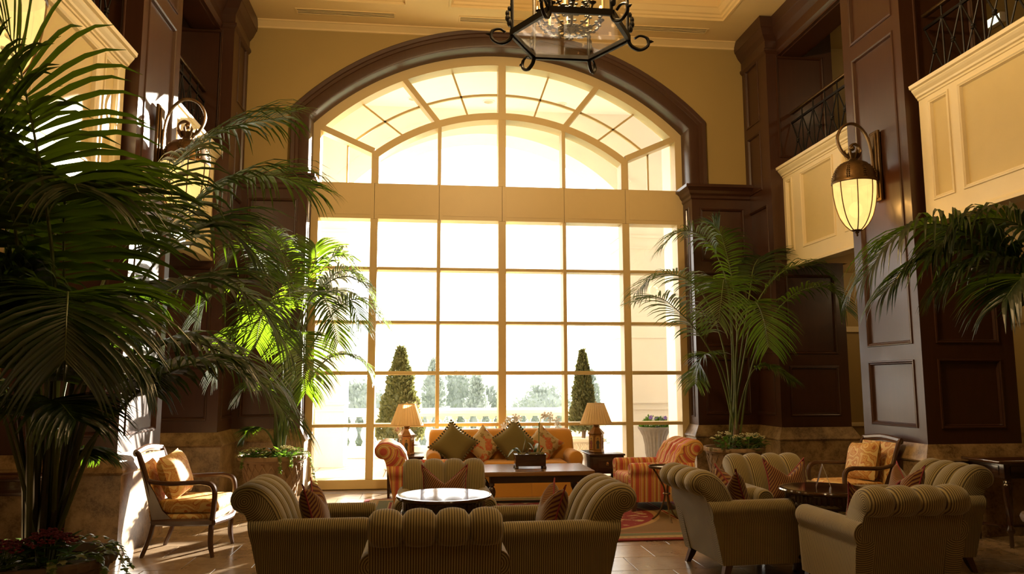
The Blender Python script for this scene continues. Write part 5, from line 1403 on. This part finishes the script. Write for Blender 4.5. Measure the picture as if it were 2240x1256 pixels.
# ------------------------------------------------------------------ hexagonal lantern chandelier
def chandelier():
    cx, cy, z0, S, H = 1.14, 5.85, 4.275, 0.475, 0.85
    t = thing('lantern_chandelier', 'hexagonal iron and glass lantern chandelier with candle lights', 'chandelier', (cx, cy, z0))
    hx = lambda k, r=S: V(r * cos(k * pi / 3), r * sin(k * pi / 3), 0)
    bar = MB(); bar.box(0, -0.016, -0.016, S, 0.016, 0.016); 
    for z in (0.016, H):
        for k in range(6):
            a, b = hx(k), hx(k + 1); m = MB(); d = (b - a).normalized(); n = V(-d.y, d.x, 0)
            m.obox((a + b) / 2 + Z_ * z, (b - a) / 2, n * 0.016, Z_ * 0.016); m.obox((a + b) / 2 + Z_ * z - n * 0.012, (b - a) / 2, n * 0.01, Z_ * 0.026); m.build('ring_bar', IRON, t, smooth=False)
    for k in range(6):
        p = hx(k); m = MB(); m.tube([p, p + Z_ * H], 0.014, 6); m.build('corner_post', IRON, t)
        d = p.normalized(); m = MB()
        loop = spline([p, p + d * 0.03 - Z_ * 0.05, p + d * 0.10 - Z_ * 0.075, p + d * 0.165 - Z_ * 0.035, p + d * 0.16 + Z_ * 0.025, p + d * 0.10 + Z_ * 0.045, p + d * 0.055 + Z_ * 0.02], 24)
        m.tube(loop, [0.017] * 8 + [0.014] * 9 + [0.011] * 8, 7); m.tube([p + d * 0.163, p + d * 0.19, p + d * 0.215], [0.012, 0.014, 0.002], 6)
        m.build('scroll_hook', IRON, t)
        q = p + Z_ * H; m = MB(); m.tube(spline([q, p * 0.8 + Z_ * (H + 0.25), p * 0.35 + Z_ * (H + 0.45), p * 0.08 + Z_ * (H + 0.62)], 14), 0.012, 6); m.build('crown_arm', IRON, t)
        m = MB()
        for j in range(5): m.sphere(tuple(p * 1.04 + Z_ * (0.10 + 0.04 * j) + d * 0.02 * sin(j)), 0.026 - 0.003 * j, 6, 5, sc=(0.9, 0.9, 1.4))
        m.build('leaf_ornament', IRON, t)
        a, b = hx(k) * 0.985, hx(k + 1) * 0.985; n = ((a + b) / 2).normalized() * 0.002
        m = MB(); m.obox((a + b) / 2 + Z_ * (H / 2 + 0.01), (b - a) / 2 * 0.96, n, Z_ * (H / 2 - 0.03)); m.build('glass_pane', CHGLASS, t, smooth=False)
    m = MB(); m.prism([hx(k, S * 0.965) + Z_ * 0.012 for k in range(6)], (0, 0, 0.004)); m.build('bottom_glass', CHGLASS, t, smooth=False)
    m = MB(); m.tube([(0, 0, H + 0.6), (0, 0, ZC - z0)], 0.02, 8); m.lathe([(0.04, H + 0.55), (0.06, H + 0.6), (0.03, H + 0.68)], 14); m.build('hanging_rod', IRON, t)
    m = MB(); m.lathe([(0.07, ZC - z0 - 0.05), (0.11, ZC - z0 - 0.001)], 20); m.build('ceiling_rose', IRON, t)
    # inner candelabrum
    m = MB(); m.lathe([(0.004, 0.03), (0.02, 0.05), (0.04, 0.08), (0.02, 0.12), (0.016, 0.30), (0.022, 0.6), (0.012, 0.65)], 12); m.tube([(0, 0, 0.6), (0, 0, H + 0.6)], 0.008, 6); m.build('centre_stem', IRON, t)
    for tier, (n, r, zz) in enumerate(((10, 0.27, 0.19), (6, 0.17, 0.36))):
        for k in range(n):
            a = 2 * pi * k / n + 0.2 + tier * 0.4; d = V(cos(a), sin(a), 0); m = MB()
            sp = spline([Z_ * (zz - 0.10), d * r * 0.4 + Z_ * (zz - 0.13), d * r * 0.8 + Z_ * (zz - 0.10), d * r + Z_ * (zz - 0.02)], 12); m.tube(sp, 0.008, 5)
            for j in range(2, 12, 2):
                for q in (-1, 1):
                    c = sp[j] + V(-d.y, d.x, 0) * q * 0.022; m.sphere(tuple(c), 0.017, 5, 4, sc=(1, 1, 0.5))
            m.lathe([(0.008, zz - 0.02), (0.028, zz - 0.005), (0.03, zz)], 10, tuple(d * r)); arm = m.build('candle_arm', IRON, t)
            m = MB(); m.lathe([(0.011, zz), (0.011, zz + 0.085)], 10, tuple(d * r)); m.build('candle', CANDLE, arm)
            m = MB(); m.sphere(tuple(d * r + Z_ * (zz + 0.105)), 0.013, 8, 6, sc=(1, 1, 1.7)); m.build('bulb', FLAME, arm)
    for k in range(3):
        a = k * 2 * pi / 3; lamp_or_fill_light(cx + 0.2 * cos(a), cy + 0.2 * sin(a), z0 + 1.02, 190.0, 0.08)
chandelier()
for _s in (1, -1):                       # aisle and gallery downlights
    lamp_or_fill_light(MX(6.9, _s), 10.2, 3.0, 8.0, 0.15); lamp_or_fill_light(MX(7.3, _s), 7.9, 3.0, 10.0, 0.15)
    lamp_or_fill_light(MX(7.0, _s), 7.6, 6.4, 9.0, 0.15); lamp_or_fill_light(MX(7.0, _s), 10.6, 6.4, 2.5, 0.15)
for _x in (0.2, 2.1): lamp_or_fill_light(_x, -0.6, 5.0, 30.0, 0.3)      # added warm fill lights behind the viewer; no fitting hangs there

# ------------------------------------------------------------------ planters and palms
def planter(x, y, r, h, lab, twist=False):
    t = thing('palm_planter', lab, 'planter', (x, y, 0), 0, None if twist else 'lattice clay planters')
    prof = [(r * 0.66, 0.0), (r * 0.68, 0.03), (r * 0.66, 0.05), (r * 0.74, h * 0.4), (r * 0.90, h - 0.08), (r * 0.94, h - 0.06)]
    fl = (lambda q, a, i: q * (1 + 0.02 * cos(a * 26 + i * 0.8))) if twist else None
    b = MB(); b.lathe(prof, 104 if twist else 48, flute=fl); b.build('bowl', DARKPOT if twist else TERRA, t)
    rim = [(r * 0.93, h - 0.06), (r, h - 0.05), (r * 1.02, h - 0.02), (r, h), (r * 0.92, h), (r * 0.90, h - 0.05)]
    b = MB(); b.lathe(rim, 110, flute=lambda q, a, i: q * (1 + (0.014 * cos(a * 36) if 0 < i < 4 else 0)), cap=False); b.build('rim', DARKPOT if twist else TERRA, t)
    b = MB(); b.lathe([(0, h - 0.055), (r * 0.92, h - 0.055)], 24, cap=False); b.build('soil', SOIL, t)
    if not twist:
        n = 22
        rr = lambda z: (lerp(r * 0.66, r * 0.74, (z - 0.05) / (h * 0.4 - 0.05)) if z < h * 0.4 else lerp(r * 0.74, r * 0.90, (z - h * 0.4) / (h - 0.08 - h * 0.4))) + 0.003
        for d in (1, -1):
            for k in range(n):
                m = MB(); pts = []
                for i in range(10):
                    f = i / 9; z = lerp(0.06, h - 0.085, f); a = 2 * pi * k / n + d * f * 0.9; pts.append((rr(z) * cos(a), rr(z) * sin(a), z))
                m.tube(pts, 0.008, 4); m.build('lattice_strip', TERRA, t)
    return t
planter(-1.80, 9.72, 0.395, 0.66, 'lattice clay planter in the corner beside the sunlit window edge')
planter(4.10, 10.08, 0.395, 0.66, 'lattice clay planter behind the striped chair and the corduroy armchair')
planter(-2.19, 4.87, 0.40, 0.53, 'large fluted clay planter of red flowers and the big dark palm', True)
planter(4.47, 4.87, 0.40, 0.60, 'fluted clay planter just out of frame holding the drooping-frond palm', True)

def leaflet(mb, base, d, n, L, w, droop, m=0, k=5, fold=0.35):
    """one folded, drooping blade"""
    p = Vector(base); d = d.normalized(); rings = []
    for i in range(k + 1):
        f = i / k
        s = d.cross(n)
        if s.length < 1e-4: s = d.orthogonal()
        s.normalize(); up = s.cross(d).normalized()
        ww = w * (0.35 + 0.65 * min(1, f * 4)) * (1 - f ** 2.4) if i < k else 0.0008
        rings.append((p - s * ww + up * ww * fold, p.copy(), p + s * ww + up * ww * fold))
        p = p + d * (L / k)
        d = (d + V(0, 0, -1) * droop * (0.35 + f) / k * 2).normalized()
    for i in range(k):
        a, b = rings[i], rings[i + 1]
        ia = [mb.vert(q) for q in a]; ib = [mb.vert(q) for q in b]
        mb.face((ia[0], ia[1], ib[1], ib[0]), m); mb.face((ia[1], ia[2], ib[2], ib[1]), m)
def clear(mb, O):
    """foliage bends along the pillar faces instead of growing into them"""
    for i, (x, y, z) in enumerate(mb.v):
        if 3.8 < y + O.y < 5.12: x = max(-2.60 - O.x, min(4.89 - O.x, x)) if z + O.z < 0.95 else max(-2.685 - O.x, min(4.98 - O.x, x)); mb.v[i] = (x, y, z)
def frond(root, base, pts, L=0.48, w=0.016, n=34, start=0.42, droop=0.75, seed=0, stem=0.016, splay=0.9, lift=0.15, single=False, leaf=None):
    LM = leaf or PALM
    rnd = random.Random(seed); O = Vector(base)
    tot = sum((Vector(pts[i + 1]) - Vector(pts[i])).length for i in range(len(pts) - 1)); L = L * min(1.0, max(0.32, tot / 2.6))
    sp = spline([Vector(p) - O for p in pts], 48); N = len(sp)
    r = MB(); r.tube(sp, [lerp(stem, 0.0025, (i / (N - 1)) ** 0.8) for i in range(N)], 6)
    clear(r, O); fo = r.build('frond', STEM, root)
    m = MB()
    for k in range(n):
        f = lerp(start, 1.0, (k + 0.5) / n); x = f * (N - 1); i = min(int(x), N - 2); u = x - i
        p = sp[i].lerp(sp[i + 1], u); t = (sp[i + 1] - sp[i]).normalized()
        side = t.cross(Z_)
        if side.length < 0.15: side = t.cross(V(0, -1, 0.2))
        side.normalize(); up = side.cross(t).normalized()
        g = (f - start) / (1 - start); ln = L * (0.45 + 0.75 * sin(pi * min(1, 0.18 + 0.80 * g)) ** 0.8) * rnd.uniform(0.88, 1.08)
        fw = lerp(0.25, 1.5, g ** 1.6)
        for q in (-1, 1):
            d = side * q * splay + t * fw * 0.75 + up * lift + V(rnd.uniform(-.08, .08), rnd.uniform(-.08, .08), rnd.uniform(-.08, .08))
            if single: m = MB()
            leaflet(m, p, d, up, ln, w * rnd.uniform(0.85, 1.1) * (1 - 0.35 * g), droop * rnd.uniform(0.75, 1.2))
            if single:
                clear(m, O); m.build('leaflet', LM, fo, angle=80)
    if not single:
        clear(m, O); o = m.build('leaflets', LM, fo, angle=80); o['kind'] = 'stuff'
PALMS = {}
PALMS['big'] = [
 [(-2.20,4.90,0.77),(-2.09,4.70,1.56),(-2.02,4.40,2.20),(-2.03,4.20,2.68),(-2.07,4.10,3.01),(-2.13,4.05,3.26),(-2.23,4.00,3.45)],
 [(-2.17,4.90,0.77),(-2.15,5.10,1.62),(-2.09,5.40,2.36),(-1.98,5.70,2.88),(-1.77,5.90,3.26),(-1.49,6.10,3.53),(-1.16,6.20,3.65)],
 [(-2.16,4.90,0.77),(-2.09,5.10,1.54),(-2.00,5.50,2.25),(-1.81,5.80,2.74),(-1.51,6.00,3.04),(-1.22,6.20,3.16),(-0.94,6.30,3.09)],
 [(-2.15,4.90,0.77),(-2.05,5.10,1.40),(-1.93,5.40,2.12),(-1.77,5.60,2.50),(-1.61,5.80,2.68),(-1.41,5.90,2.61),(-1.20,6.00,2.37)],
 [(-2.13,4.90,0.77),(-1.99,5.00,1.40),(-1.84,5.20,1.92),(-1.69,5.40,2.15),(-1.48,5.60,2.23),(-1.21,5.70,2.09),(-1.01,5.80,1.80)],
 [(-2.13,4.90,0.77),(-1.91,4.90,1.27),(-1.76,5.00,1.62),(-1.58,5.10,1.78),(-1.35,5.20,1.73),(-1.11,5.30,1.55),(-0.90,5.40,1.28)],
 [(-2.13,4.90,0.77),(-2.00,4.85,1.06),(-1.82,4.80,1.30),(-1.61,4.75,1.50),(-1.41,4.75,1.61),(-1.25,4.80,1.64),(-1.08,4.80,1.56)],
 [(-2.23,4.90,0.77),(-2.33,4.90,1.48),(-2.44,4.85,2.16),(-2.52,4.80,2.62),(-2.67,4.75,2.90),(-2.82,4.70,2.94)],
 [(-2.21,4.90,0.77),(-2.12,4.80,1.35),(-2.07,4.70,1.88),(-2.05,4.60,2.23),(-2.02,4.50,2.50),(-1.96,4.40,2.64),(-1.82,4.20,2.51)],
 [(-2.22,4.90,0.77),(-2.19,4.80,1.22),(-2.08,4.60,1.61),(-1.94,4.40,1.88),(-1.84,4.20,1.98),(-1.75,4.00,1.84),(-1.70,3.90,1.62)],
 [(-2.23,4.90,0.77),(-2.22,4.70,1.56),(-2.24,4.50,2.21),(-2.24,4.30,2.63),(-2.29,4.20,2.94),(-2.34,4.10,3.17)],
 [(-2.26,4.90,0.77),(-2.38,4.80,1.35),(-2.50,4.70,1.74),(-2.65,4.60,1.89),(-2.83,4.60,1.81)],
 [(-2.18,4.90,0.77),(-2.18,5.00,0.97),(-2.21,5.20,1.06),(-2.15,5.30,1.09),(-2.11,5.40,1.04)],
 [(-2.21,4.90,0.77),(-2.33,5.10,1.62),(-2.40,5.20,2.27),(-2.39,5.30,2.62),(-2.32,5.40,2.81),(-2.20,5.50,2.83),(-2.07,5.60,2.69)],
 [(-2.18,4.90,0.77),(-2.19,4.60,1.46),(-2.21,4.40,1.85),(-2.27,4.30,2.04),(-2.32,4.20,1.97)],
 [(-2.16,4.90,0.77),(-2.34,5.30,1.19),(-2.39,5.60,1.70),(-2.34,5.80,2.03),(-2.20,5.90,2.17),(-2.04,6.00,2.12)],
 [(-2.18,4.90,0.77),(-2.05,4.70,1.20),(-1.93,4.60,1.48),(-1.77,4.50,1.61),(-1.63,4.50,1.61),(-1.52,4.50,1.50)],
 [(-2.21,4.90,0.77),(-2.17,4.60,1.24),(-2.20,4.50,1.56),(-2.12,4.40,1.75),(-1.96,4.30,1.80),(-1.79,4.20,1.67)],
 [(-2.23,4.90,0.77),(-2.29,4.70,1.15),(-2.35,4.60,1.41),(-2.48,4.60,1.51),(-2.59,4.60,1.44)],
 [(-2.20,4.90,0.77),(-2.20,4.90,1.35),(-2.19,5.00,1.76),(-2.11,5.10,1.94),(-1.99,5.20,1.95),(-1.82,5.20,1.78)],
 [(-2.22,4.90,0.77),(-2.10,4.50,1.17),(-2.00,4.30,1.37),(-1.86,4.20,1.42),(-1.72,4.10,1.33)],
 [(-2.20,4.90,0.77),(-2.23,4.80,1.56),(-2.27,4.70,1.98),(-2.34,4.60,2.15),(-2.40,4.50,2.11)],
]
PALMS['window'] = [
 [(-1.69,9.70,0.77),(-1.65,9.75,1.61),(-1.52,9.80,2.29),(-1.31,9.80,2.67),(-1.04,9.80,2.84),(-0.75,9.80,2.73),(-0.56,9.80,2.36)],
 [(-1.68,9.70,0.77),(-1.59,9.70,1.50),(-1.32,9.60,2.05),(-1.09,9.60,2.39),(-0.84,9.55,2.53),(-0.61,9.50,2.38),(-0.47,9.50,2.21)],
 [(-1.72,9.70,0.77),(-1.74,9.80,1.84),(-1.89,9.90,2.64),(-2.09,10.00,3.09),(-2.32,10.00,3.21),(-2.54,10.00,3.00)],
 [(-1.70,9.70,0.77),(-1.68,9.80,1.95),(-1.70,9.90,2.59),(-1.79,10.00,3.04),(-1.92,10.10,3.32),(-2.03,10.20,3.49)],
 [(-1.68,9.70,0.77),(-1.57,9.50,1.72),(-1.47,9.30,2.09),(-1.40,9.10,2.00),(-1.35,8.95,1.71),(-1.32,8.90,1.40)],
 [(-1.75,9.70,0.77),(-1.85,9.60,1.56),(-2.00,9.50,2.05),(-2.20,9.40,2.15),(-2.34,9.30,1.93),(-2.43,9.30,1.56)],
 [(-1.67,9.70,0.77),(-1.51,9.70,1.28),(-1.26,9.60,1.72),(-1.02,9.60,1.86),(-0.77,9.60,1.78),(-0.66,9.60,1.61)],
 [(-1.73,9.70,0.77),(-1.81,9.60,1.94),(-2.02,9.50,2.48),(-2.27,9.40,2.63),(-2.50,9.30,2.51),(-2.64,9.30,2.24)],
 [(-1.69,9.70,0.77),(-1.62,9.90,2.07),(-1.40,10.00,2.78),(-1.22,10.10,3.12),(-1.05,10.10,3.15),(-0.92,10.10,2.92)],
 [(-1.69,9.70,0.77),(-1.59,9.60,1.94),(-1.42,9.50,2.49),(-1.26,9.40,2.59),(-1.11,9.30,2.31),(-1.01,9.20,1.98)],
 [(-1.72,9.70,0.77),(-1.76,9.50,1.18),(-1.89,9.30,1.45),(-2.02,9.20,1.48),(-2.14,9.20,1.30)],
 [(-1.74,9.70,0.75),(-1.83,9.50,0.94),(-1.95,9.40,1.00),(-2.02,9.30,0.96),(-2.08,9.30,0.83)],
 [(-1.71,9.70,0.77),(-1.68,9.70,1.72),(-1.75,9.50,2.27),(-1.82,9.30,2.46),(-1.88,9.10,2.23),(-1.90,9.00,1.91)],
 [(-1.68,9.70,0.77),(-1.59,9.90,1.96),(-1.55,10.10,2.67),(-1.44,10.20,3.10),(-1.46,10.30,3.33)],
 [(-1.68,9.70,0.77),(-1.59,9.80,1.84),(-1.38,9.90,2.59),(-1.11,9.90,2.91),(-0.85,9.90,2.86),(-0.65,9.90,2.51)],
 [(-1.69,9.70,0.77),(-1.60,9.70,1.72),(-1.40,9.70,2.34),(-1.18,9.60,2.62),(-0.94,9.50,2.55),(-0.77,9.40,2.21)],
]
PALMS['right'] = [
 [(4.09,10.10,0.82),(4.03,10.10,1.37),(3.83,10.00,1.85),(3.57,9.90,2.20),(3.28,9.80,2.46),(2.99,9.70,2.61),(2.64,9.60,2.53)],
 [(4.11,10.10,0.82),(4.09,10.00,1.61),(4.01,9.80,2.33),(3.90,9.60,2.73),(3.76,9.35,2.80),(3.62,9.10,2.55),(3.53,9.00,2.23)],
 [(4.10,10.10,0.82),(4.20,10.20,1.99),(4.18,10.30,2.88),(4.04,10.40,3.38),(3.78,10.40,3.62),(3.51,10.40,3.60),(3.27,10.40,3.37)],
 [(4.09,10.10,0.82),(4.06,10.10,1.73),(3.85,10.00,2.41),(3.64,10.00,2.78),(3.33,9.90,2.93),(3.01,9.90,2.91),(2.73,9.80,2.68)],
 [(4.15,10.10,0.82),(4.28,10.10,1.74),(4.43,10.00,2.47),(4.63,9.90,2.84),(4.88,9.80,3.04),(5.12,9.70,3.05),(5.29,9.60,2.93)],
 [(4.18,10.10,0.82),(4.33,10.00,1.61),(4.53,9.80,2.27),(4.76,9.60,2.62),(5.01,9.40,2.73),(5.20,9.30,2.65),(5.34,9.30,2.42)],
 [(4.12,10.10,0.82),(4.25,10.20,1.99),(4.32,10.40,2.77),(4.28,10.50,3.31),(4.23,10.60,3.66),(4.14,10.60,3.79)],
 [(4.16,10.10,0.82),(4.20,10.00,1.25),(4.32,9.90,1.64),(4.47,9.80,1.73),(4.61,9.70,1.65),(4.79,9.70,1.52)],
 [(4.09,10.10,0.82),(4.02,10.00,1.43),(3.85,9.90,1.82),(3.66,9.80,1.88),(3.56,9.80,1.73),(3.47,9.70,1.49)],
 [(4.14,10.10,0.82),(4.32,10.20,1.99),(4.51,10.30,2.76),(4.64,10.40,3.16),(4.83,10.50,3.31),(4.96,10.50,3.18)],
 [(4.12,10.10,0.82),(4.11,9.90,1.85),(4.14,9.70,2.38),(4.22,9.50,2.54),(4.24,9.30,2.29),(4.24,9.20,1.94)],
]
PALMS['near'] = [
 [(4.67,4.90,0.63),(4.70,5.00,1.30),(4.65,5.15,1.89),(4.48,5.30,2.31),(4.25,5.40,2.57),(3.95,5.50,2.73),(3.64,5.55,2.63),(3.38,5.60,2.31)],
 [(4.69,4.90,0.63),(4.77,5.00,1.30),(4.72,5.10,1.95),(4.71,5.20,2.41),(4.59,5.30,2.63),(4.41,5.40,2.76),(4.18,5.50,2.74),(3.90,5.50,2.51)],
 [(4.67,4.90,0.63),(4.73,5.00,1.24),(4.76,5.20,1.90),(4.63,5.35,2.27),(4.45,5.50,2.49),(4.18,5.60,2.55),(3.90,5.70,2.47),(3.64,5.75,2.22)],
 [(4.67,4.90,0.63),(4.67,4.90,1.21),(4.68,5.00,1.75),(4.55,5.10,2.12),(4.35,5.20,2.33),(4.12,5.30,2.38),(3.90,5.40,2.23)],
 [(4.67,4.90,0.63),(4.61,4.80,1.25),(4.43,4.70,1.74),(4.29,4.70,2.01),(4.14,4.70,2.16),(3.96,4.70,2.19),(3.81,4.70,2.04)],
]
SINGLE = {'big': (0, 1, 2), 'near': (0, 1, 3)}                    # fronds whose blades are large enough to pick apart
def palms():
    def go(key, base, lab, shift=(0, 0, 0), **kw):
        t = thing('kentia_palm', lab, 'palm', base)
        for i, pts in enumerate(PALMS[key]):
            P = [Vector(p) for p in pts]
            for q in P:
                if 4.0 < q.y < 5.5: q.x = max(-2.58, min(4.72, q.x))
            b = Vector(base) + V(0.06 * cos(i * 2.4), 0.06 * sin(i * 2.4), 0.0)
            P = [b] + P[1:] if (P[1].z - b.z) > 0.05 else P
            kk = dict(kw)
            if key == 'big' and i in (0, 10): kk.update(L=0.62, w=0.024, n=27, droop=0.85, start=0.36)
            frond(t, base, P, seed=100 + i * 7, single=i in SINGLE.get(key, ()), **kk)
        return t
    p = go('big', (-2.20, 4.90, 0.49), 'huge feathery palm with shade-coloured leaves and tall arching fronds in the nearest planter', L=0.66, w=0.021, n=46, droop=0.95, leaf=PALMSHADE)
    rnd = random.Random(5)
    for k in range(13):                                     # bare canes of the clump
        a = k * 2.4; r0 = 0.04 + 0.06 * rnd.random(); d = V(cos(a), sin(a), 0); h = rnd.uniform(0.8, 1.7); out = rnd.uniform(0.05, 0.34)
        if d.x < 0: out *= 0.6
        m = MB(); m.tube(spline([d * r0, d * (r0 + out * 0.35) + Z_ * h * 0.5, d * (r0 + out) + Z_ * h], 8), [0.024, 0.022, 0.02, 0.018, 0.017, 0.015, 0.013, 0.011, 0.009], 7); m.build('cane', CANE, p)
    p = go('window', (-1.74, 9.71, 0.62), 'sunlit bright green palm crowding the window edge', L=0.46, w=0.016, n=36, start=0.45)
    p = go('right', (4.10, 10.09, 0.62), 'slender palm with long stalks before the dark wainscot behind the striped chair', L=0.50, w=0.016, n=36, start=0.45)
    m = MB(); m.tube([(0.02, -0.06, -0.03), (0.025, -0.06, 0.2), (0.035, -0.055, 0.42)], [0.055, 0.045, 0.022], 9); m.build('trunk', TRUNK, p)
    go('near', (4.47, 4.88, 0.56), 'palm at the edge of view with broad drooping fronds across the pillar', L=0.64, w=0.024, n=48, start=0.38, droop=1.25, leaf=PALMSHADE)
palms()

# ------------------------------------------------------------------ underplanting
def ivy_leaf(mb, c, d, up, s, m=0):
    d = d.normalized(); sd = d.cross(up)
    if sd.length < 1e-3: sd = d.orthogonal()
    sd.normalize(); n = sd.cross(d)
    P = lambda x, y, z=0: c + sd * x * s + d * y * s + n * z * s
    o = [P(0, 0), P(0.45, -0.12, -0.1), P(0.62, 0.30, -0.12), P(0.30, 0.45, 0), P(0, 1.05, -0.15), P(-0.30, 0.45, 0), P(-0.62, 0.30, -0.12), P(-0.45, -0.12, -0.1)]
    cc = P(0, 0.35, 0.08); ic = mb.vert(cc); io = [mb.vert(q) for q in o]
    for k in range(8): mb.face((ic, io[k], io[(k + 1) % 8]), m)
def flower_clump(x, y, z, r, h, mat, lab, seed, grp, nflo=60):
    rnd = random.Random(seed); t = thing('kalanchoe', lab, 'flowers', (x, y, z), 0, grp)
    m = MB()
    for _ in range(70):
        a = rnd.random() * 6.283; q = r * rnd.uniform(0.2, 1.05); c = V(q * cos(a), q * sin(a), rnd.uniform(0.0, h * 0.75)); d = V(cos(a), sin(a), rnd.uniform(-.2, .8))
        leaflet(m, c, d, Z_, rnd.uniform(0.06, 0.10), 0.03, 0.3, k=3, fold=0.2)
    o = m.build('leaves', DARKLEAF, t, angle=80); o['kind'] = 'stuff'
    for k in range(nflo // 6):
        a = k * 2.399; q = r * sqrt((k + 0.5) / (nflo / 6)); c = V(q * cos(a), q * sin(a), h * (1 - 0.35 * (q / r) ** 2)); m = MB()
        m.tube([(c.x * 0.5, c.y * 0.5, 0.0), tuple(c)], 0.003, 4, m=1)
        for j in range(14):
            e = c + V(rnd.uniform(-1, 1) * 0.032, rnd.uniform(-1, 1) * 0.032, rnd.uniform(-1, 1) * 0.012); m.sphere(tuple(e), rnd.uniform(0.007, 0.011), 5, 4, sc=(1, 1, 0.7))
        m.build('flower_head', [mat, STEM], t)
def ivy(x, y, z, r, lab, seed, trails, n=46):
    rnd = random.Random(seed); t = thing('ivy', lab, 'ivy', (x, y, z)); 
    lm = MB(); ivy_leaf(lm, V(0, 0, 0), V(0, 1, 0), Z_, 1.0); me = lm.mesh('leaf', IVY, angle=80)
    lp = MB(); ivy_leaf(lp, V(0, 0, 0), V(0, 1, 0), Z_, 1.0); mp = lp.mesh('leaf', IVYEDGE, angle=80)
    def put(c, d, s):
        q = d.to_track_quat('Y', 'Z').to_euler()
        inst(mp if rnd.random() < 0.25 else me, 'leaf', t, c, q, (s, s, s))
    for k in range(n):
        a = rnd.random() * 6.283; q = r * rnd.uniform(0.80, 1.06); c = V(q * cos(a), q * sin(a), rnd.uniform(0.0, 0.06)); put(c, V(cos(a) + rnd.uniform(-.5, .5), sin(a) + rnd.uniform(-.5, .5), rnd.uniform(-.5, .35)), rnd.uniform(0.035, 0.06))
    for a, L, out in trails:
        a += 0.0; R0 = r * 1.0
        sp = spline([(R0 * 0.9 * cos(a), R0 * 0.9 * sin(a), 0.03), ((R0 + 0.04) * cos(a), (R0 + 0.04) * sin(a), 0.02), ((R0 + 0.06 + out * 0.4) * cos(a), (R0 + 0.06 + out * 0.4) * sin(a), -L * 0.5), ((R0 + 0.06 + out) * cos(a), (R0 + 0.06 + out) * sin(a), -L)], 16)
        m = MB(); m.tube(sp, 0.0025, 4); m.build('vine', STEM, t)
        for i in range(2, 17, 1):
            d = V(cos(a + rnd.uniform(-1.3, 1.3)), sin(a + rnd.uniform(-1.3, 1.3)), -0.6); put(sp[i], d, rnd.uniform(0.03, 0.05))
ivy(-1.80, 9.72, 0.655, 0.37, 'variegated ivy trailing over the clay planter beside the sunlit window edge', 11, [(0.15, 0.42, 0.10), (-1.2, 0.16, 0.0), (-0.9, 0.1, 0.0), (0.3, 0.2, 0.05), (-2.3, 0.12, 0.0)])
ivy(-2.19, 4.87, 0.525, 0.37, 'dark variegated ivy round the rim of the large red-flowered planter', 12, [(0.1, 0.16, 0.06), (-0.35, 0.1, 0.03), (-1.0, 0.1, 0.0), (0.5, 0.12, 0.06)], 90)
flower_clump(-1.98, 9.52, 0.62, 0.14, 0.13, CREAMFLOWER, 'clump of pale kalanchoe on the shaded side of the window-edge planter', 1, 'pale kalanchoe clumps')
flower_clump(-1.63, 9.55, 0.62, 0.15, 0.15, CREAMFLOWER, 'clump of pale kalanchoe on the window side of the window-edge planter', 2, 'pale kalanchoe clumps')
flower_clump(3.90, 9.84, 0.62, 0.17, 0.25, CREAMFLOWER, 'clump of yellow-green kalanchoe on the striped-chair side of its planter', 3, 'yellow kalanchoe clumps')
flower_clump(4.17, 9.80, 0.62, 0.15, 0.23, CREAMFLOWER, 'middle clump of yellow-green kalanchoe at the palm trunk behind the armchair', 4, 'yellow kalanchoe clumps')
flower_clump(4.36, 9.98, 0.62, 0.13, 0.22, CREAMFLOWER, 'shaded clump of kalanchoe on the pilaster side of the far planter', 5, 'yellow kalanchoe clumps')
flower_clump(-2.09, 4.74, 0.50, 0.135, 0.19, REDFLOWER, 'crimson kalanchoe clump on the lobby side of the large planter', 6, 'crimson kalanchoe clumps', 110)
flower_clump(-2.30, 4.62, 0.50, 0.135, 0.16, REDFLOWER, 'shadowed crimson kalanchoe clump at the front of the large planter', 7, 'crimson kalanchoe clumps', 110)
